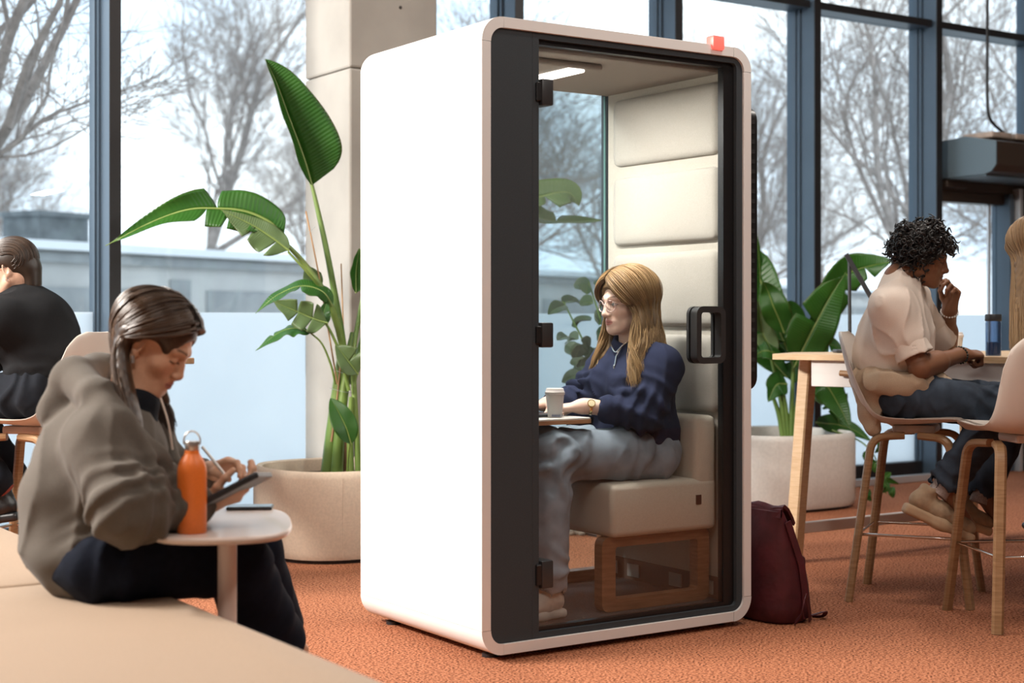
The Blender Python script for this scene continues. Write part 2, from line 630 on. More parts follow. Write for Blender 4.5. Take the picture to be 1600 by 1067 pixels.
# glazed wall: one window per bay
k = 0
for i in range(-11, 3):
    x0 = MX0 + PITCH * i
    x1 = x0 + PITCH
    isdoor = (i == 0)
    k += 1
    root = thing('door_1' if isdoor else 'window_%d' % (k - (1 if i > 0 else 0)), (x0, GY, 0),
                 'glazed entrance door with dark bronze frame under the air curtain' if isdoor else
                 'tall glazed window bay with blue-grey mullion and frosted lower film', kind='structure')
    incol = (x0 > cx0 - .06 and x0 < cx1)
    if not incol:
        MB().box((x0, GY - 0.185, 0), (x0 + 0.052, GY + 0.05, CEIL), 0.003, 1).build('mullion', M_mull, root)
        MB().box((x0 - 0.001, GY - 0.192, 0), (x0 + 0.056, GY - 0.185, CEIL)).build('mullion_cap', M_mullcap, root)
        # stepped glazing bead along the pane
        MB().box((x0 - 0.022, GY - 0.03, 0.12), (x0, GY + 0.05, CEIL)).box((x0 - 0.012, GY - 0.06, 0.12), (x0, GY - 0.03, CEIL)).build('glazing_bead', M_mull, root)
    pa, pb = x0 + 0.052, x1 - 0.01
    spans = [(pa, pb)]
    if pa < cx0 < pb: spans = [(pa, cx0)]
    if pa < cx1 < pb: spans = [(cx1, pb)]
    for (qa, qb) in spans:
        MB().box((qa, GY - 0.15, 3.205), (qb, GY + 0.05, 3.245)).build('transom', M_mull, root)
        MB().box((qa, GY - 0.156, 3.20), (qb, GY - 0.15, 3.25)).build('transom_cap', M_mullcap, root)
        MB().box((qa, GY, 3.245), (qb, GY + 0.012, CEIL)).build('upper_pane', M_pane, root)
        if not isdoor:
            MB().box((qa, GY, 0.12), (qb, GY + 0.012, 3.205)).build('pane', M_pane, root)
            MB().box((qa, GY - 0.006, 0.12), (qb, GY - 0.002, 1.163)).build('frosted_film', M_film, root)
            MB().box((qa, GY - 0.07, 0.0), (qb, GY + 0.05, 0.12), 0.002, 1).build('bottom_rail', M_mullcap, root)
        else:
            MB().box((qa, GY - 0.10, 0), (qa + 0.05, GY + 0.05, 2.2), 0.003, 1).build('door_jamb', M_doorbrown, root)
            MB().box((qb - 0.30, GY - 0.12, 0), (qb - 0.25, GY + 0.05, 2.06), 0.003, 1).build('door_jamb', M_mull, root)
            MB().box((qb - 0.24, GY - 0.16, 0), (qb - 0.20, GY + 0.05, 2.1), 0.003, 1).build('door_post', M_alu, root)
            MB().box((qb - 0.20, GY - 0.12, 0), (qb, GY + 0.05, 2.1), 0.003, 1).build('door_jamb', M_mullcap, root)
            MB().box((qa, GY - 0.10, 2.06), (qb, GY + 0.05, 2.2), 0.003, 1).build('door_header', M_doorbrown, root)
            MB().box((qa, GY - 0.07, 1.98), (qb - 0.3, GY + 0.05, 2.06), 0.003, 1).build('door_header', M_doorbrown, root)
            MB().box((qa + .09, GY - 0.16, 2.075), (qa + .32, GY - 0.10, 2.125), 0.004, 1).build('door_closer', M_doorbrown, root)
            MB().box((qa, GY, 2.2), (qb, GY + 0.012, 3.205)).build('fanlight', M_pane, root)
            MB().box((qa + 0.05, GY, 0.1), (qb - 0.30, GY + 0.012, 1.98)).build('pane', M_pane, root)
            MB().box((qa + 0.05, GY - 0.006, 0.1), (qb - 0.30, GY - 0.002, 1.163)).build('frosted_film', M_film, root)
            MB().box((qb - 0.43, GY - 0.03, 0.1), (qb - 0.405, GY - 0.008, 1.98), 0.003, 1).build('pull_bar', M_alu, root)
            MB().box((qa, GY - 0.07, 0), (qb, GY + 0.05, 0.1), 0.003, 1).build('bottom_rail', M_mullcap, root)
bb = MB().box((-7.3, GY - 0.24, 0.0), (cx0, GY - 0.2, 0.05), 0.004, 1).box((cx1, GY - 0.24, 0.0), (5.7, GY - 0.2, 0.05), 0.004, 1).build('baseboard_back', M_alu)
tag(bb, 'pale metal floor strip running along the windows', kind='structure')

# ---------------------------------------------------------------- unseen ceiling lamps, the last four added as fill
M_emit = pbr('lamp_diffuser', (0.9, 0.88, 0.84), 0.5, emit=WARM, estr=3.0)
LAMP_AT = ('nearest the window table', 'next to the one nearest the window table', 'added as fill above the tan bench', 'added as fill above the front of the phone booth', 'added as fill above the maple table', 'added as fill farthest from the windows')
for (lp, aim, pw, sx, sy), where in zip(LAMPS, LAMP_AT):
    r = thing('unseen_ceiling_lamp', (lp[0], lp[1], CEIL), 'slim black linear ceiling lamp ' + where, 'lamp', group='linear lamps below the ceiling')
    d = (Vector(aim) - Vector(lp)).normalized()
    q = d.to_track_quat('-Z', 'Y').to_matrix()
    MB().box((-sx / 2 - .02, -sy / 2 - .02, 0.012), (sx / 2 + .02, sy / 2 + .02, 0.06), 0.008, 2, R=q, at=lp).build('housing', M_black, r)
    MB().tube([Vector(lp) + q @ Vector((-sx * .3, 0, .05)), (lp[0] - .1, lp[1], CEIL)], .005, 6).tube(
        [Vector(lp) + q @ Vector((sx * .3, 0, .05)), (lp[0] + .1, lp[1], CEIL)], .005, 6).build('hanging_rod', M_black, r)
    ld = bpy.data.lights.new('lamp_light', 'AREA')
    ld.shape = 'RECTANGLE'
    ld.size, ld.size_y = sx, sy
    ld.energy = pw
    ld.color = WARM
    lo = bpy.data.objects.new('lamp_light', ld)
    COL.objects.link(lo)
    lo.location = lp
    lo.rotation_euler = q.to_euler()
    adopt(lo, r)

# ---------------------------------------------------------------- outdoors
M_ground = pbr('winter_ground', (0.62, 0.63, 0.62), 0.9, nscale=0.6, namt=0.12)
tag(MB().box((-70, GY + 0.1, -0.2), (110, 130, -0.1)).build('ground_outside', M_ground), 'pale winter ground beyond the windows', kind='structure')
M_garage = pbr('weathered_grey_render', (0.58, 0.58, 0.57), 0.9, nscale=0.7, namt=0.10)
M_garage_d = pbr('grey_garage_door', (0.36, 0.38, 0.39), 0.8, nscale=2, namt=0.1)
M_snow = pbr('frosty_roof_edge', (0.80, 0.84, 0.88), 0.8)
ga = P(-420, 380, 21.0); ga.z = -0.1
dirg = CD(0.502, 0.865)
norg = Vector((-dirg.y, dirg.x, 0))
Rg = Matrix.Rotation(math.atan2(dirg.y, dirg.x), 3, 'Z')
p0 = C(-9.06, 27.0, -0.1) - dirg * 10
gr = thing('garage_row', p0, 'long low grey garage building with flat roof beyond the windows', 'building')
LG = 64
MB().box((0, 0, 0), (LG, 5.0, 2.52), R=Rg, at=p0).build('wall', M_garage, gr)
MB().box((-.2, -.28, 2.52), (LG + .2, 5.2, 2.68), R=Rg, at=p0).build('roof_slab', M_snow, gr)
MB().box((-.1, -.12, 2.30), (LG, 0.0, 2.46), R=Rg, at=p0).build('fascia', M_garage_d, gr)
for q in range(13):
    x = 1.0 + q * 4.8
    MB().box((x, -.05, 0), (x + 3.4, 0.0, 1.85), R=Rg, at=p0).build('garage_door', M_garage_d, gr)
    MB().box((x + 3.7, -.04, 1.5), (x + 4.3, 0.0, 2.05), R=Rg, at=p0).build('vent_window', M_garage_d, gr)
M_shed = pbr('rooftop_shed', (0.17, 0.19, 0.20), 0.9, nscale=3, namt=0.2)
pc = P(72, 382, 29.5)
rs_ = thing('rooftop_shed', (pc.x, pc.y, 2.58), 'dark rooftop shed standing on the garage roof', 'shed')
MB().box((-.62, -.5, 0.0), (.62, .5, .52), R=Rg, at=(pc.x, pc.y, 2.58)).build('wall', M_shed, rs_)
MB().box((-.70, -.56, .52), (.70, .56, .62), R=Rg, at=(pc.x, pc.y, 2.58)).build('roof', M_shed, rs_)

M_bark = pbr('hazed_winter_bark', (0.42, 0.365, 0.335), 0.9, nscale=8, namt=0.2)  # window haze is put into this pale bark colour


def tree_mesh(seed, height=10.0, trunk=0.16, twigs=2200, lean=0.0):
    rnd = random.Random(seed)
    segs = []           # (p, q, r0, r1)

    def grow(p, d, L, r, lev):
        n = 4 if lev < 3 else 3
        q = p.copy()
        dd = d.copy()
        kids = []
        for s in range(n):
            dd = (dd + Vector((rnd.gauss(0, .16), rnd.gauss(0, .16), rnd.gauss(0.05, .10)))).normalized()
            q2 = q + dd * (L / n)
            ra = r * (1 - .45 * s / n)
            rb = r * (1 - .45 * (s + 1) / n)
            segs.append((q.copy(), q2.copy(), ra, rb))
            kids.append((q2.copy(), dd.copy(), rb))
            q = q2
        if lev >= 6 or len(segs) > twigs * 3:
            return
        nb = [0, 4, 4, 3, 3, 2][min(lev, 5)] if lev else 7
        for b in range(nb):
            a, e, rr = kids[min(n - 1, rnd.randrange(1 if lev == 0 else 0, n))]
            ax = Vector((rnd.gauss(0, 1), rnd.gauss(0, 1), rnd.gauss(0, .5))).normalized()
            ang = rnd.uniform(.45, 1.05)
            nd = (e * math.cos(ang) + (ax - e * ax.dot(e)).normalized() * math.sin(ang))
            nd.z += .12
            todo.append((a, nd.normalized(), L * rnd.uniform(.48, .72), rr * rnd.uniform(.42, .62), lev + 1))
        todo.append((q, dd, L * .62, r * .55, lev + 1))

    todo = [(Vector((0, 0, -.15)), Vector((lean, 0, 1)).normalized(), height * .42, trunk, 0)]
    while todo:
        todo.sort(key=lambda t: t[4]) if len(todo) < 50 else None
        a = todo.pop(0)
        grow(*a)
    n = len(segs)
    A = np.array([s[0][:] for s in segs]); B = np.array([s[1][:] for s in segs])
    r0 = np.maximum(np.array([s[2] for s in segs]), .004); r1 = np.maximum(np.array([s[3] for s in segs]), .003)
    T = B - A
    T /= np.linalg.norm(T, axis=1)[:, None]
    ref = np.where(np.abs(T[:, 2:3]) > .9, np.array([[1., 0, 0]]), np.array([[0, 0, 1.]]))
    U = np.cross(T, ref); U /= np.linalg.norm(U, axis=1)[:, None]
    W = np.cross(T, U)
    V = np.zeros((n, 2, 4, 3))
    for kk in range(4):
        c, s = math.cos(kk * math.pi / 2), math.sin(kk * math.pi / 2)
        V[:, 0, kk] = A + (U * c + W * s) * r0[:, None]
        V[:, 1, kk] = B + (U * c + W * s) * r1[:, None]
    base = np.arange(n)[:, None] * 8
    F = np.concatenate([np.concatenate([base + kk, base + (kk + 1) % 4, base + 4 + (kk + 1) % 4, base + 4 + kk], 1) for kk in range(4)], 0)
    return V.reshape(-1, 3), F


TREES = [tree_mesh(11, 11.5, .17, 2600), tree_mesh(5, 10.5, .15, 2600, .15), tree_mesh(23, 9.0, .13, 2200, -.1)]
protos = []
TREE_SPOTS = [  # px, depth, kind, turn, scale
    (-150, 13.5, 0, 1.7, 0.9), (270, 50, 1, 2.2, 1.75), (60, 42, 2, 4.2, 1.25), (-60, 60, 2, 1.0, 1.1),
    (700, 26, 2, 0.3, 0.9), (900, 44, 0, 3.3, 0.95), (1120, 34, 1, 1.4, 0.9),
    (1250, 64, 2, 2.9, 1.2), (1432, 21, 0, 3.7, 0.78), (1560, 60, 1, 2.4, 1.1), (1700, 26, 2, 4.4, 0.95), (500, 66, 0, 4.0, 1.1),
]
for j, (px, Y, kd, tz, sc) in enumerate(TREE_SPOTS):
    b = P(px, 500, Y)
    if len(protos) <= kd or protos[kd] is None:
        while len(protos) <= kd: protos.append(None)
    if protos[kd] is None:
        o = newmesh('bare_tree', *TREES[kd], M_bark, smooth=False)
        protos[kd] = o
    else:
        o = protos[kd].copy(); COL.objects.link(o)
    o.location = (b.x, b.y, -0.1)
    o.rotation_euler = (0, 0, tz)
    o.scale = (sc, sc, sc)
    back = (Vector((b.x, b.y, 0)) - Vector((p0.x, p0.y, 0))).dot(norg)
    if -1.2 < back < 6.2:
        o.location = Vector(o.location) + norg * ((-1.6 - back) if back < 2.5 else (6.6 - back)); back = -1.6 if back < 2.5 else 6.6
    behind = back > 5
    tag(o, 'bare winter tree rising behind the grey garage row' if behind else 'bare winter tree standing between the windows and the grey garage row', 'tree', 'bare trees behind the garages' if behind else 'bare trees in front of the garages')

# ---------------------------------------------------------------- phone booth
BW, BD, BH, BZ = 1.18, 0.835, 2.10, 0.02
M_shell = pbr('booth_white_shell', (0.83, 0.82, 0.80), 0.42, nscale=400, namt=0.01)
M_frontdark = pbr('booth_charcoal_front', (0.052, 0.062, 0.070), 0.75, spec=.2, nscale=300, namt=0.08, bump=0.05, bscale=900)
M_frontblack = pbr('booth_black_edge', (0.008, 0.008, 0.009), 0.4)
M_hinge = pbr('hinge_grey', (0.03, 0.031, 0.033), 0.42)
M_felt = pbr('beige_upholstery', (0.43, 0.405, 0.36), 0.9, nscale=260, namt=0.06, bump=0.25, bscale=700, sheen=0.2)
M_feltlin = pbr('beige_lining', (0.47, 0.44, 0.385), 0.9, nscale=260, namt=0.05, bump=0.2, bscale=700)
M_seat = pbr('cream_seat_fabric', (0.62, 0.56, 0.47), 0.85, nscale=300, namt=0.05, bump=0.15, bscale=900, sheen=0.15)
M_boothcarpet = pbr('dark_grey_carpet', (0.075, 0.078, 0.08), 0.95, nscale=220, namt=0.3, bump=0.6, bscale=260, bdist=.004)
M_oakred = wood('warm_oak', (0.26, 0.125, 0.065), (0.19, 0.085, 0.04))
M_doorglass = glass('booth_door_glass', (0.90, 0.91, 0.905), 1.5, 1.1)
M_backglass = glass('booth_back_glass', (0.88, 0.93, 0.945), 1.5, 1.2)
M_glassedge = pbr('green_glass_edge', (0.10, 0.20, 0.19), 0.2)

booth = thing('phone_booth', (BW / 2, BD / 2, 0), 'white one-person phone booth with charcoal front and glass door', 'booth')
TK, RC = 0.036, 0.085
x0, x1, z0, z1 = 0.0, BW, BZ, BZ + BH
g = 0.0009
ye = BD
# flat panels of the shell and the four rounded corner profiles, hairline joints between
MB().box((x0, 0, z0 + RC + g), (x0 + TK, ye, z1 - RC - g), 0.0012, 1).build('side_panel', M_shell, booth)
MB().box((x1 - TK, 0, z0 + RC + g), (x1, ye, z1 - RC - g), 0.0012, 1).build('side_panel', M_shell, booth)
MB().box((x0 + RC + g, 0, z1 - TK), (x1 - RC - g, ye, z1), 0.0012, 1).build('roof_panel', M_shell, booth)
MB().box((x0 + RC + g, 0, z0), (x1 - RC - g, ye, z0 + TK), 0.0012, 1).build('base_panel', M_shell, booth)
for cx, cz, a0 in ((x1 - RC, z1 - RC, 0), (x0 + RC, z1 - RC, 90), (x0 + RC, z0 + RC, 180), (x1 - RC, z0 + RC, 270)):
    po, pi_ = [], []
    for kq in range(13):
        a = math.radians(a0 + 90 * kq / 12)
        po.append((cx + RC * math.cos(a), 0, cz + RC * math.sin(a)))
        pi_.append((cx + (RC - TK) * math.cos(a), 0, cz + (RC - TK) * math.sin(a)))
    mb = MB()
    rows = [po, [(p[0], ye, p[2]) for p in po], [(p[0], ye, p[2]) for p in pi_], pi_, po]
    mb.grid(rows)
    mb.add([po[0], pi_[0], (pi_[0][0], ye, pi_[0][2]), (po[0][0], ye, po[0][2])], [(0, 1, 2, 3)])
    mb.add([po[-1], pi_[-1], (pi_[-1][0], ye, pi_[-1][2]), (po[-1][0], ye, po[-1][2])], [(0, 1, 2, 3)])
    mb.build('corner_profile', M_shell, booth, smooth=40)
for fx in (.09, BW - .09):
    for fy in (.09, BD - .09):
        MB().lathe([(.028, 0), (.028, .012), (.014, .014), (.014, BZ)], 16, at=(fx, fy, 0)).build('foot', M_black, booth, smooth=40)

# charcoal front: fixed panel on the left and the frame around the door
FX0, FX1, FZ0, FZ1 = TK, BW - TK, z0 + TK, z1 - TK
DX0 = 0.2075
yl, yt = 0.010, 0.04


def arc(cx, cz, r, a0, n=8):
    return [(cx + r * math.cos(math.radians(a0 + 90 * k / n)), yl, cz + r * math.sin(math.radians(a0 + 90 * k / n))) for k in range(n + 1)]


ri = RC - TK
poly = [(DX0 - .0008, yl, FZ1)] + arc(FX0 + ri, FZ1 - ri, ri, 90) + arc(FX0 + ri, FZ0 + ri, ri, 180) + [(DX0 - .0008, yl, FZ0)]
MB().prism(poly, (0, yt, 0)).build('front_panel', M_frontdark, booth, smooth=30)
GX0, GX1, GZ0, GZ1 = 0.239, 1.066, 0.09, 2.048
out = [(DX0, yl, FZ0)] + arc(FX1 - ri, FZ0 + ri, ri, 270) + arc(FX1 - ri, FZ1 - ri, ri, 0) + [(DX0, yl, FZ1)]
c_in = 0.028
# outer charcoal ring
ox1, oz0, oz1 = FX1 - c_in, FZ0 + .02, FZ1 - .02
inn = [(GX0 - .006, yl, oz0)] + [(ox1 - .02 + .02 * math.cos(math.radians(270 + 90 * k / 8)), yl, oz0 + .02 + .02 * math.sin(math.radians(270 + 90 * k / 8))) for k in range(9)] \
    + [(ox1 - .02 + .02 * math.cos(math.radians(90 * k / 8)), yl, oz1 - .02 + .02 * math.sin(math.radians(90 * k / 8))) for k in range(9)] + [(GX0 - .006, yl, oz1)]
MB().ring(out, inn, (0, .045, 0)).build('door_surround', M_frontdark, booth, smooth=30)
# recessed black rebate around the glass
o2 = [(GX0 - .006, yl + .016, oz0), (ox1, yl + .016, oz0), (ox1, yl + .016, oz1), (GX0 - .006, yl + .016, oz1)]
i2 = [(GX0, yl + .016, GZ0), (GX1, yl + .016, GZ0), (GX1, yl + .016, GZ1), (GX0, yl + .016, GZ1)]
MB().ring(o2, i2, (0, .03, 0)).build('door_rebate', M_frontblack, booth)
door = MB().box((GX0 + .001, .030, GZ0 - .004), (GX1 + .012, .038, GZ1 + .004)).build('glass_door', M_doorglass, booth)
for hz0, hz1 in ((1.842, 1.930), (1.030, 1.114), (.222, .316)):
    MB().box((GX0 - .002, -.004, hz0), (GX0 + .046, .072, hz1), 0.006, 2).build('hinge', M_hinge, door, smooth=40)
    MB().box((GX0 - .02, .0, hz0 + .012), (GX0 + .004, .03, hz1 - .012), 0.003, 1).build('hinge_leaf', M_frontblack, door)
for ya, yb in ((-.006, .029), (.039, .052)):
    MB().ring(rrect(.912, 1.050, .965, 1.172, .03, 6, ya), rrect(.934, 1.028, .987, 1.150, .012, 6, ya), (0, yb - ya, 0)).build('door_handle', M_hinge, door, smooth=30)

# interior
IX1 = 1.098
YI0, YI1 = 0.056, 0.79
lin = MB().box((IX1, YI0, .17), (x1 - TK - .002, YI1 - .03, 2.04)).build('wall_lining', M_feltlin, booth)
MB().box((IX1 + .004, YI0, z0 + TK + .03), (x1 - TK - .002, YI1 - .03, .168)).build('skirting', pbr('skirting_brown', (.10, .06, .045), .5), booth)
for sy in (.12, .30, .56, .70):
    MB().box((IX1 - .002, sy, .10), (IX1 + .004, sy + .075, .15), .001, 1).build('skirting_vent', M_felt, booth)
MB().box((x0 + TK + .002, YI0, .085), (.08, YI1 - .03, 2.04)).build('wall_lining', M_feltlin, booth)
MB().box((x0 + TK, yt + .012, z0 + TK), (x1 - TK, YI1, .085)).build('floor_carpet', M_boothcarpet, booth)


def cushion(lo, hi, r, name, mat, parent, axis=0, puff=0.012, seg=3):
    """upholstered block: bevelled, subdivided and slightly puffed faces"""
    bm = bmesh.new()
    bmesh.ops.create_cube(bm, size=1)
    lo, hi = Vector(lo), Vector(hi)
    d, c = hi - lo, (lo + hi) / 2
    for v in bm.verts:
        v.co = Vector((v.co.x * d.x, v.co.y * d.y, v.co.z * d.z))
    bmesh.ops.bevel(bm, geom=list(bm.edges), offset=r, segments=seg, profile=.5, affect='EDGES')
    big = [f for f in bm.faces if f.calc_area() > .25 * max(ff.calc_area() for ff in bm.faces)]
    bmesh.ops.subdivide_edges(bm, edges=list({e for f in big for e in f.edges}), cuts=7, use_grid_fill=True)
    h = d / 2
    for v in bm.verts:
        q = [v.co[i] / h[i] for i in range(3)]
        for i in range(3):
            j, l = (i + 1) % 3, (i + 2) % 3
            w = max(0, 1 - q[j] ** 2) * max(0, 1 - q[l] ** 2)
            v.co[i] += math.copysign(puff * w, q[i]) if abs(q[i]) > .6 else 0
    for v in bm.verts: v.co += c
    bm.verts.index_update()
    mb = MB().add([v.co for v in bm.verts], [[v.index for v in f.verts] for f in bm.faces])
    bm.free()
    return mb.build(name, mat, parent, smooth=60)


def pad(y0, y1, z0_, z1_, x, depth, r, name, parent):
    """panel pad on the right-hand wall: rounded rectangle pillow facing -x"""
    N = 14
    rows = []
    for i in range(N + 1):
        row = []
        for j in range(N + 1):
            s, t = 2 * i / N - 1, 2 * j / N - 1
            # squircle mapping: crowd samples to the rim
            s = math.copysign(1 - (1 - abs(s)) ** 1.8, s)
            t = math.copysign(1 - (1 - abs(t)) ** 1.8, t)
            hy, hz = (y1 - y0) / 2, (z1_ - z0_) / 2
            yy, zz = s * hy, t * hz
            # round the corner
            ay, az = abs(yy) - (hy - r), abs(zz) - (hz - r)
            if ay > 0 and az > 0:
                m_ = max(ay, az); l = math.hypot(ay, az)
                if l > 0:
                    k_ = m_ / l
                    yy = math.copysign(hy - r + ay * k_, yy); zz = math.copysign(hz - r + az * k_, zz)
            e = min(hy - abs(yy), hz - abs(zz))
            ay, az = abs(yy) - (hy - r), abs(zz) - (hz - r)
            if ay > 0 and az > 0:
                e = max(0, r - math.hypot(ay, az))
            edge = min(1.0, max(0, e) / .028)
            puff = depth * (0.15 + .85 * math.sqrt(max(0, 1 - (1 - edge) ** 2)))
            puff += .008 * max(0, 1 - (yy / hy) ** 2) * max(0, 1 - (zz / hz) ** 2)
            if i in (0, N) or j in (0, N):
                puff = -.004
            row.append((x - puff, (y0 + y1) / 2 + yy, (z0_ + z1_) / 2 + zz))
        rows.append(row)
    return MB().grid(rows).build(name, M_felt, parent, smooth=180)


for za, zb in ((1.737, 2.008), (1.418, 1.694), (1.098, 1.386), (.778, 1.068)):
    pad(.072, .712, za, zb, IX1, .022, .035, 'wall_pad', booth)
MB().box((.085, YI0 + .02, 2.035), (IX1 + .02, YI1 - .01, 2.07), .01, 2).build('ceiling_lining', pbr('shaded_ceiling_felt', (.30, .265, .23), .9, nscale=200, namt=.05), booth)  # shade of the unlit ceiling is put into this darker felt colour
MB().box((.30, .16, 2.012), (.62, .66, 2.036), .012, 3).build('ceiling_canopy', pbr('shaded_ceiling_felt', (.30, .265, .23), .9), booth)
M_led = pbr('led_white', (.9, .9, .9), .5, emit=(1.0, .95, .9), estr=3.5)
ledo = MB().box((.47, .17, 2.000), (.545, .60, 2.0125), .006, 3).build('led_lamp', M_led, booth, smooth=60)
ledl = bpy.data.lights.new('booth_lamp_light', 'AREA')
ledl.shape = 'RECTANGLE'; ledl.size = .1; ledl.size_y = .45; ledl.energy = 34; ledl.color = (1.0, .95, .89)
lo = bpy.data.objects.new('booth_lamp_light', ledl); COL.objects.link(lo)
lo.location = (.47, .36, 1.995)
adopt(lo, booth)
# back wall of glass
bg = MB().box((.05, YI1, .10), (IX1 + .03, YI1 + .012, 2.05)).build('back_glass', M_backglass, booth)
MB().box((.05, YI1 - .01, z0 + TK), (IX1 + .04, YI1 + .02, .118), .003, 1).build('back_rail', M_oakred, booth)
MB().box((IX1 - .003, YI1 - .012, .085), (IX1 + .001, YI1 - .002, 2.035)).build('back_glass_edge', M_glassedge, booth)
MB().box((IX1 + .012, YI1 - .03, .085), (x1 - TK, BD - .01, 2.07), .002, 1).build('back_frame', M_frontdark, booth)
MB().box((x0 + TK, YI1 - .03, .085), (.06, BD - .01, 2.07), .002, 1).build('back_frame', M_frontdark, booth)
MB().box((x0 + TK, YI1 - .0, 2.05), (x1 - TK, BD - .01, 2.083), .002, 1).build('back_frame', M_frontdark, booth)
# climate panel on the outside of the right wall
acp = MB().prism([(BW + .001, .05 + p[0], p[2]) for p in rrect(0, .68, .86, 1.92, .05, 6)], (.074, 0, 0)).build('ventilation_panel', M_frontblack, booth, smooth=30)
for q in range(26):
    MB().box((BW + .03, .046, .93 + q * .037), (BW + .06, .052, .945 + q * .037)).build('vent_slot', M_hinge, acp)
# red presence light on the front edge of the roof
M_red = pbr('red_status_light', (.7, .12, .10), .4, emit=(1.0, .12, .09), estr=1.1)
M_redside = pbr('pink_status_light', (.75, .3, .27), .4, emit=(1.0, .25, .2), estr=.5)
MB().box((.985, -.012, z1 - .018), (1.04, .03, z1 + .032), .006, 2).build('status_light', M_red, booth, smooth=40)

# bench seat in the booth
bs_ = thing('upholstered_bench', (.84, .40, .085), 'cream upholstered seat with backrest on oak sled legs inside the booth', 'bench')
cushion((.598, .082, .352), (1.088, .735, .540), .022, 'seat_cushion', M_seat, bs_, puff=.006)
cushion((.985, .086, .445), (1.090, .735, .770), .024, 'backrest', M_seat, bs_, puff=.006)
M_tag = pbr('brown_fabric_tag', (.07, .025, .016), .6)
MB().box((.982, .078, .448), (1.006, .086, .482)).build('brand_tag', M_tag, bs_)
for yy in (.115, .69):
    loop_o = rrect(.578, 1.075, .087, .352, .03, 5, yy)
    loop_i = rrect(.638, 1.02, .130, .315, .012, 5, yy)
    MB().ring(loop_o, loop_i, (0, .045, 0)).build('sled_leg', M_oakred, bs_, smooth=30)

# fold-out table in the booth
M_laminate = pbr('white_laminate', (.72, .70, .67), .35)
M_edgewood = wood('ply_edge', (.50, .27, .14), (.38, .19, .09))
bt = thing('booth_table', (.08, .4, .76), 'white booth table with wooden edge under the paper cup', 'table')


def rplate(x0_, x1_, y0_, y1_, r, za, zb, ax=None):
    lp = [(p[0], p[2], za) for p in rrect(x0_, x1_, y0_, y1_, r, 8)]
    return MB().prism(lp, (0, 0, zb - za))


rplate(.082, .556, .13, .66, .03, .7585, .7725).build('table_edge', M_edgewood, bt, smooth=30)
rplate(.083, .554, .132, .658, .03, .7725, .7775).build('table_top', M_laminate, bt, smooth=30)
MB().box((.082, .3, .60), (.36, .33, .757), .004, 1).box((.082, .28, .735), (.42, .35, .758), .004, 1).build('bracket', M_black, bt)

# paper cup with lid on the booth table
M_paper = pbr('white_paper', (.80, .77, .74), .6, nscale=30, namt=.02)
M_lid = pbr('pale_lid', (.74, .69, .66), .4)
M_bluep = pbr('blue_print', (.16, .20, .38), .6)


def paper_cup(loc, label, h=.088, r=.033):
    c = thing('paper_cup', loc, label, 'cup')
    z = loc[2]
    MB().lathe([(.0001, .002), (r * .74, .0), (r * .76, .003), (r * .99, h * .93), (r * 1.0, h), (r * .93, h), (.0001, h * .97)], 32, at=loc).build('cup_body', M_paper, c, smooth=40)
    MB().lathe([(r * 1.02, h - .008), (r * 1.07, h - .007), (r * 1.07, h + .002), (r * 1.0, h + .004), (r * .93, h + .014), (r * .86, h + .0155), (.0001, h + .0145)], 32, at=loc).build('cup_lid', M_lid, c, smooth=40)
    return c


cc = C((867 - 800) / FPX * 5.40, 5.40, .7778)
pcup = paper_cup(cc, 'white paper coffee cup with lid on the booth table')
lp = MB()
for kq in range(12):
    a0 = math.radians(-150 + kq * 6)
    a1 = math.radians(-150 + kq * 6 + 4)
    for aa, hh in ((0, 0),):
        r_ = .033 * .79 + .0004
        lp.add([(cc.x + r_ * math.cos(a0), cc.y + r_ * math.sin(a0), cc.z + .004), (cc.x + r_ * math.cos(a1), cc.y + r_ * math.sin(a1), cc.z + .004),
                (cc.x + (r_ + .0008) * math.cos(a1), cc.y + (r_ + .0008) * math.sin(a1), cc.z + .010 + .003 * (kq % 2)), (cc.x + (r_ + .0008) * math.cos(a0), cc.y + (r_ + .0008) * math.sin(a0), cc.z + .010 + .003 * (kq % 2))], [(0, 1, 2, 3)])
lp.build('printed_marks', M_bluep, pcup)

# laptop edge behind the cup
lt = thing('laptop', (.30, .40, .778), 'thin dark laptop lying open on the booth table', 'laptop')
M_lap = pbr('dark_laptop', (.03, .03, .034), .35, metal=.4)
MB().box((.20, .24, .7782), (.50, .56, .788), .004, 2).build('laptop_base', M_lap, lt)
MB().box((.165, .24, .788), (.205, .56, 1.00), .004, 2, R=Matrix.Identity(3)).build('laptop_screen', M_lap, lt)

# ---------------------------------------------------------------- backpack leaning on the booth
M_bag = pbr('maroon_nylon', (0.085, 0.010, 0.017), 0.62, nscale=12, namt=0.18, bump=0.35, bscale=22, bdist=.01)
bp_ = thing('backpack', (1.36, .06, 0), 'dark maroon roll-top backpack leaning beside the phone booth', 'backpack')
rows = []
for z, cxb, wx, wy in ((0.0, 1.330, .085, .15), (.012, 1.330, .10, .165), (.06, 1.332, .104, .172), (.14, 1.326, .098, .17), (.22, 1.316, .088, .165), (.29, 1.302, .072, .158), (.345, 1.288, .050, .152), (.39, 1.276, .028, .148), (.415, 1.268, .018, .146)):
    row = []
    for kq in range(28):
        a = 2 * math.pi * kq / 28
        c_, s_ = math.cos(a), math.sin(a)
        gq = (abs(c_) ** 3.2 + abs(s_) ** 3.2) ** (-1 / 3.2)
        wr_ = 1 + .035 * math.sin(5 * a + z * 31) * (z > .03) + .02 * math.sin(z * 70 + a * 2)
        row.append((cxb + wx * c_ * gq * wr_, .075 + wy * s_ * gq, z))
    rows.append(row)
mb = MB().grid(rows, closed=True)
mb.add(rows[0], [tuple(range(27, -1, -1))]).add(rows[-1], [tuple(range(28))])
mb.build('bag_body', M_bag, bp_, smooth=60)
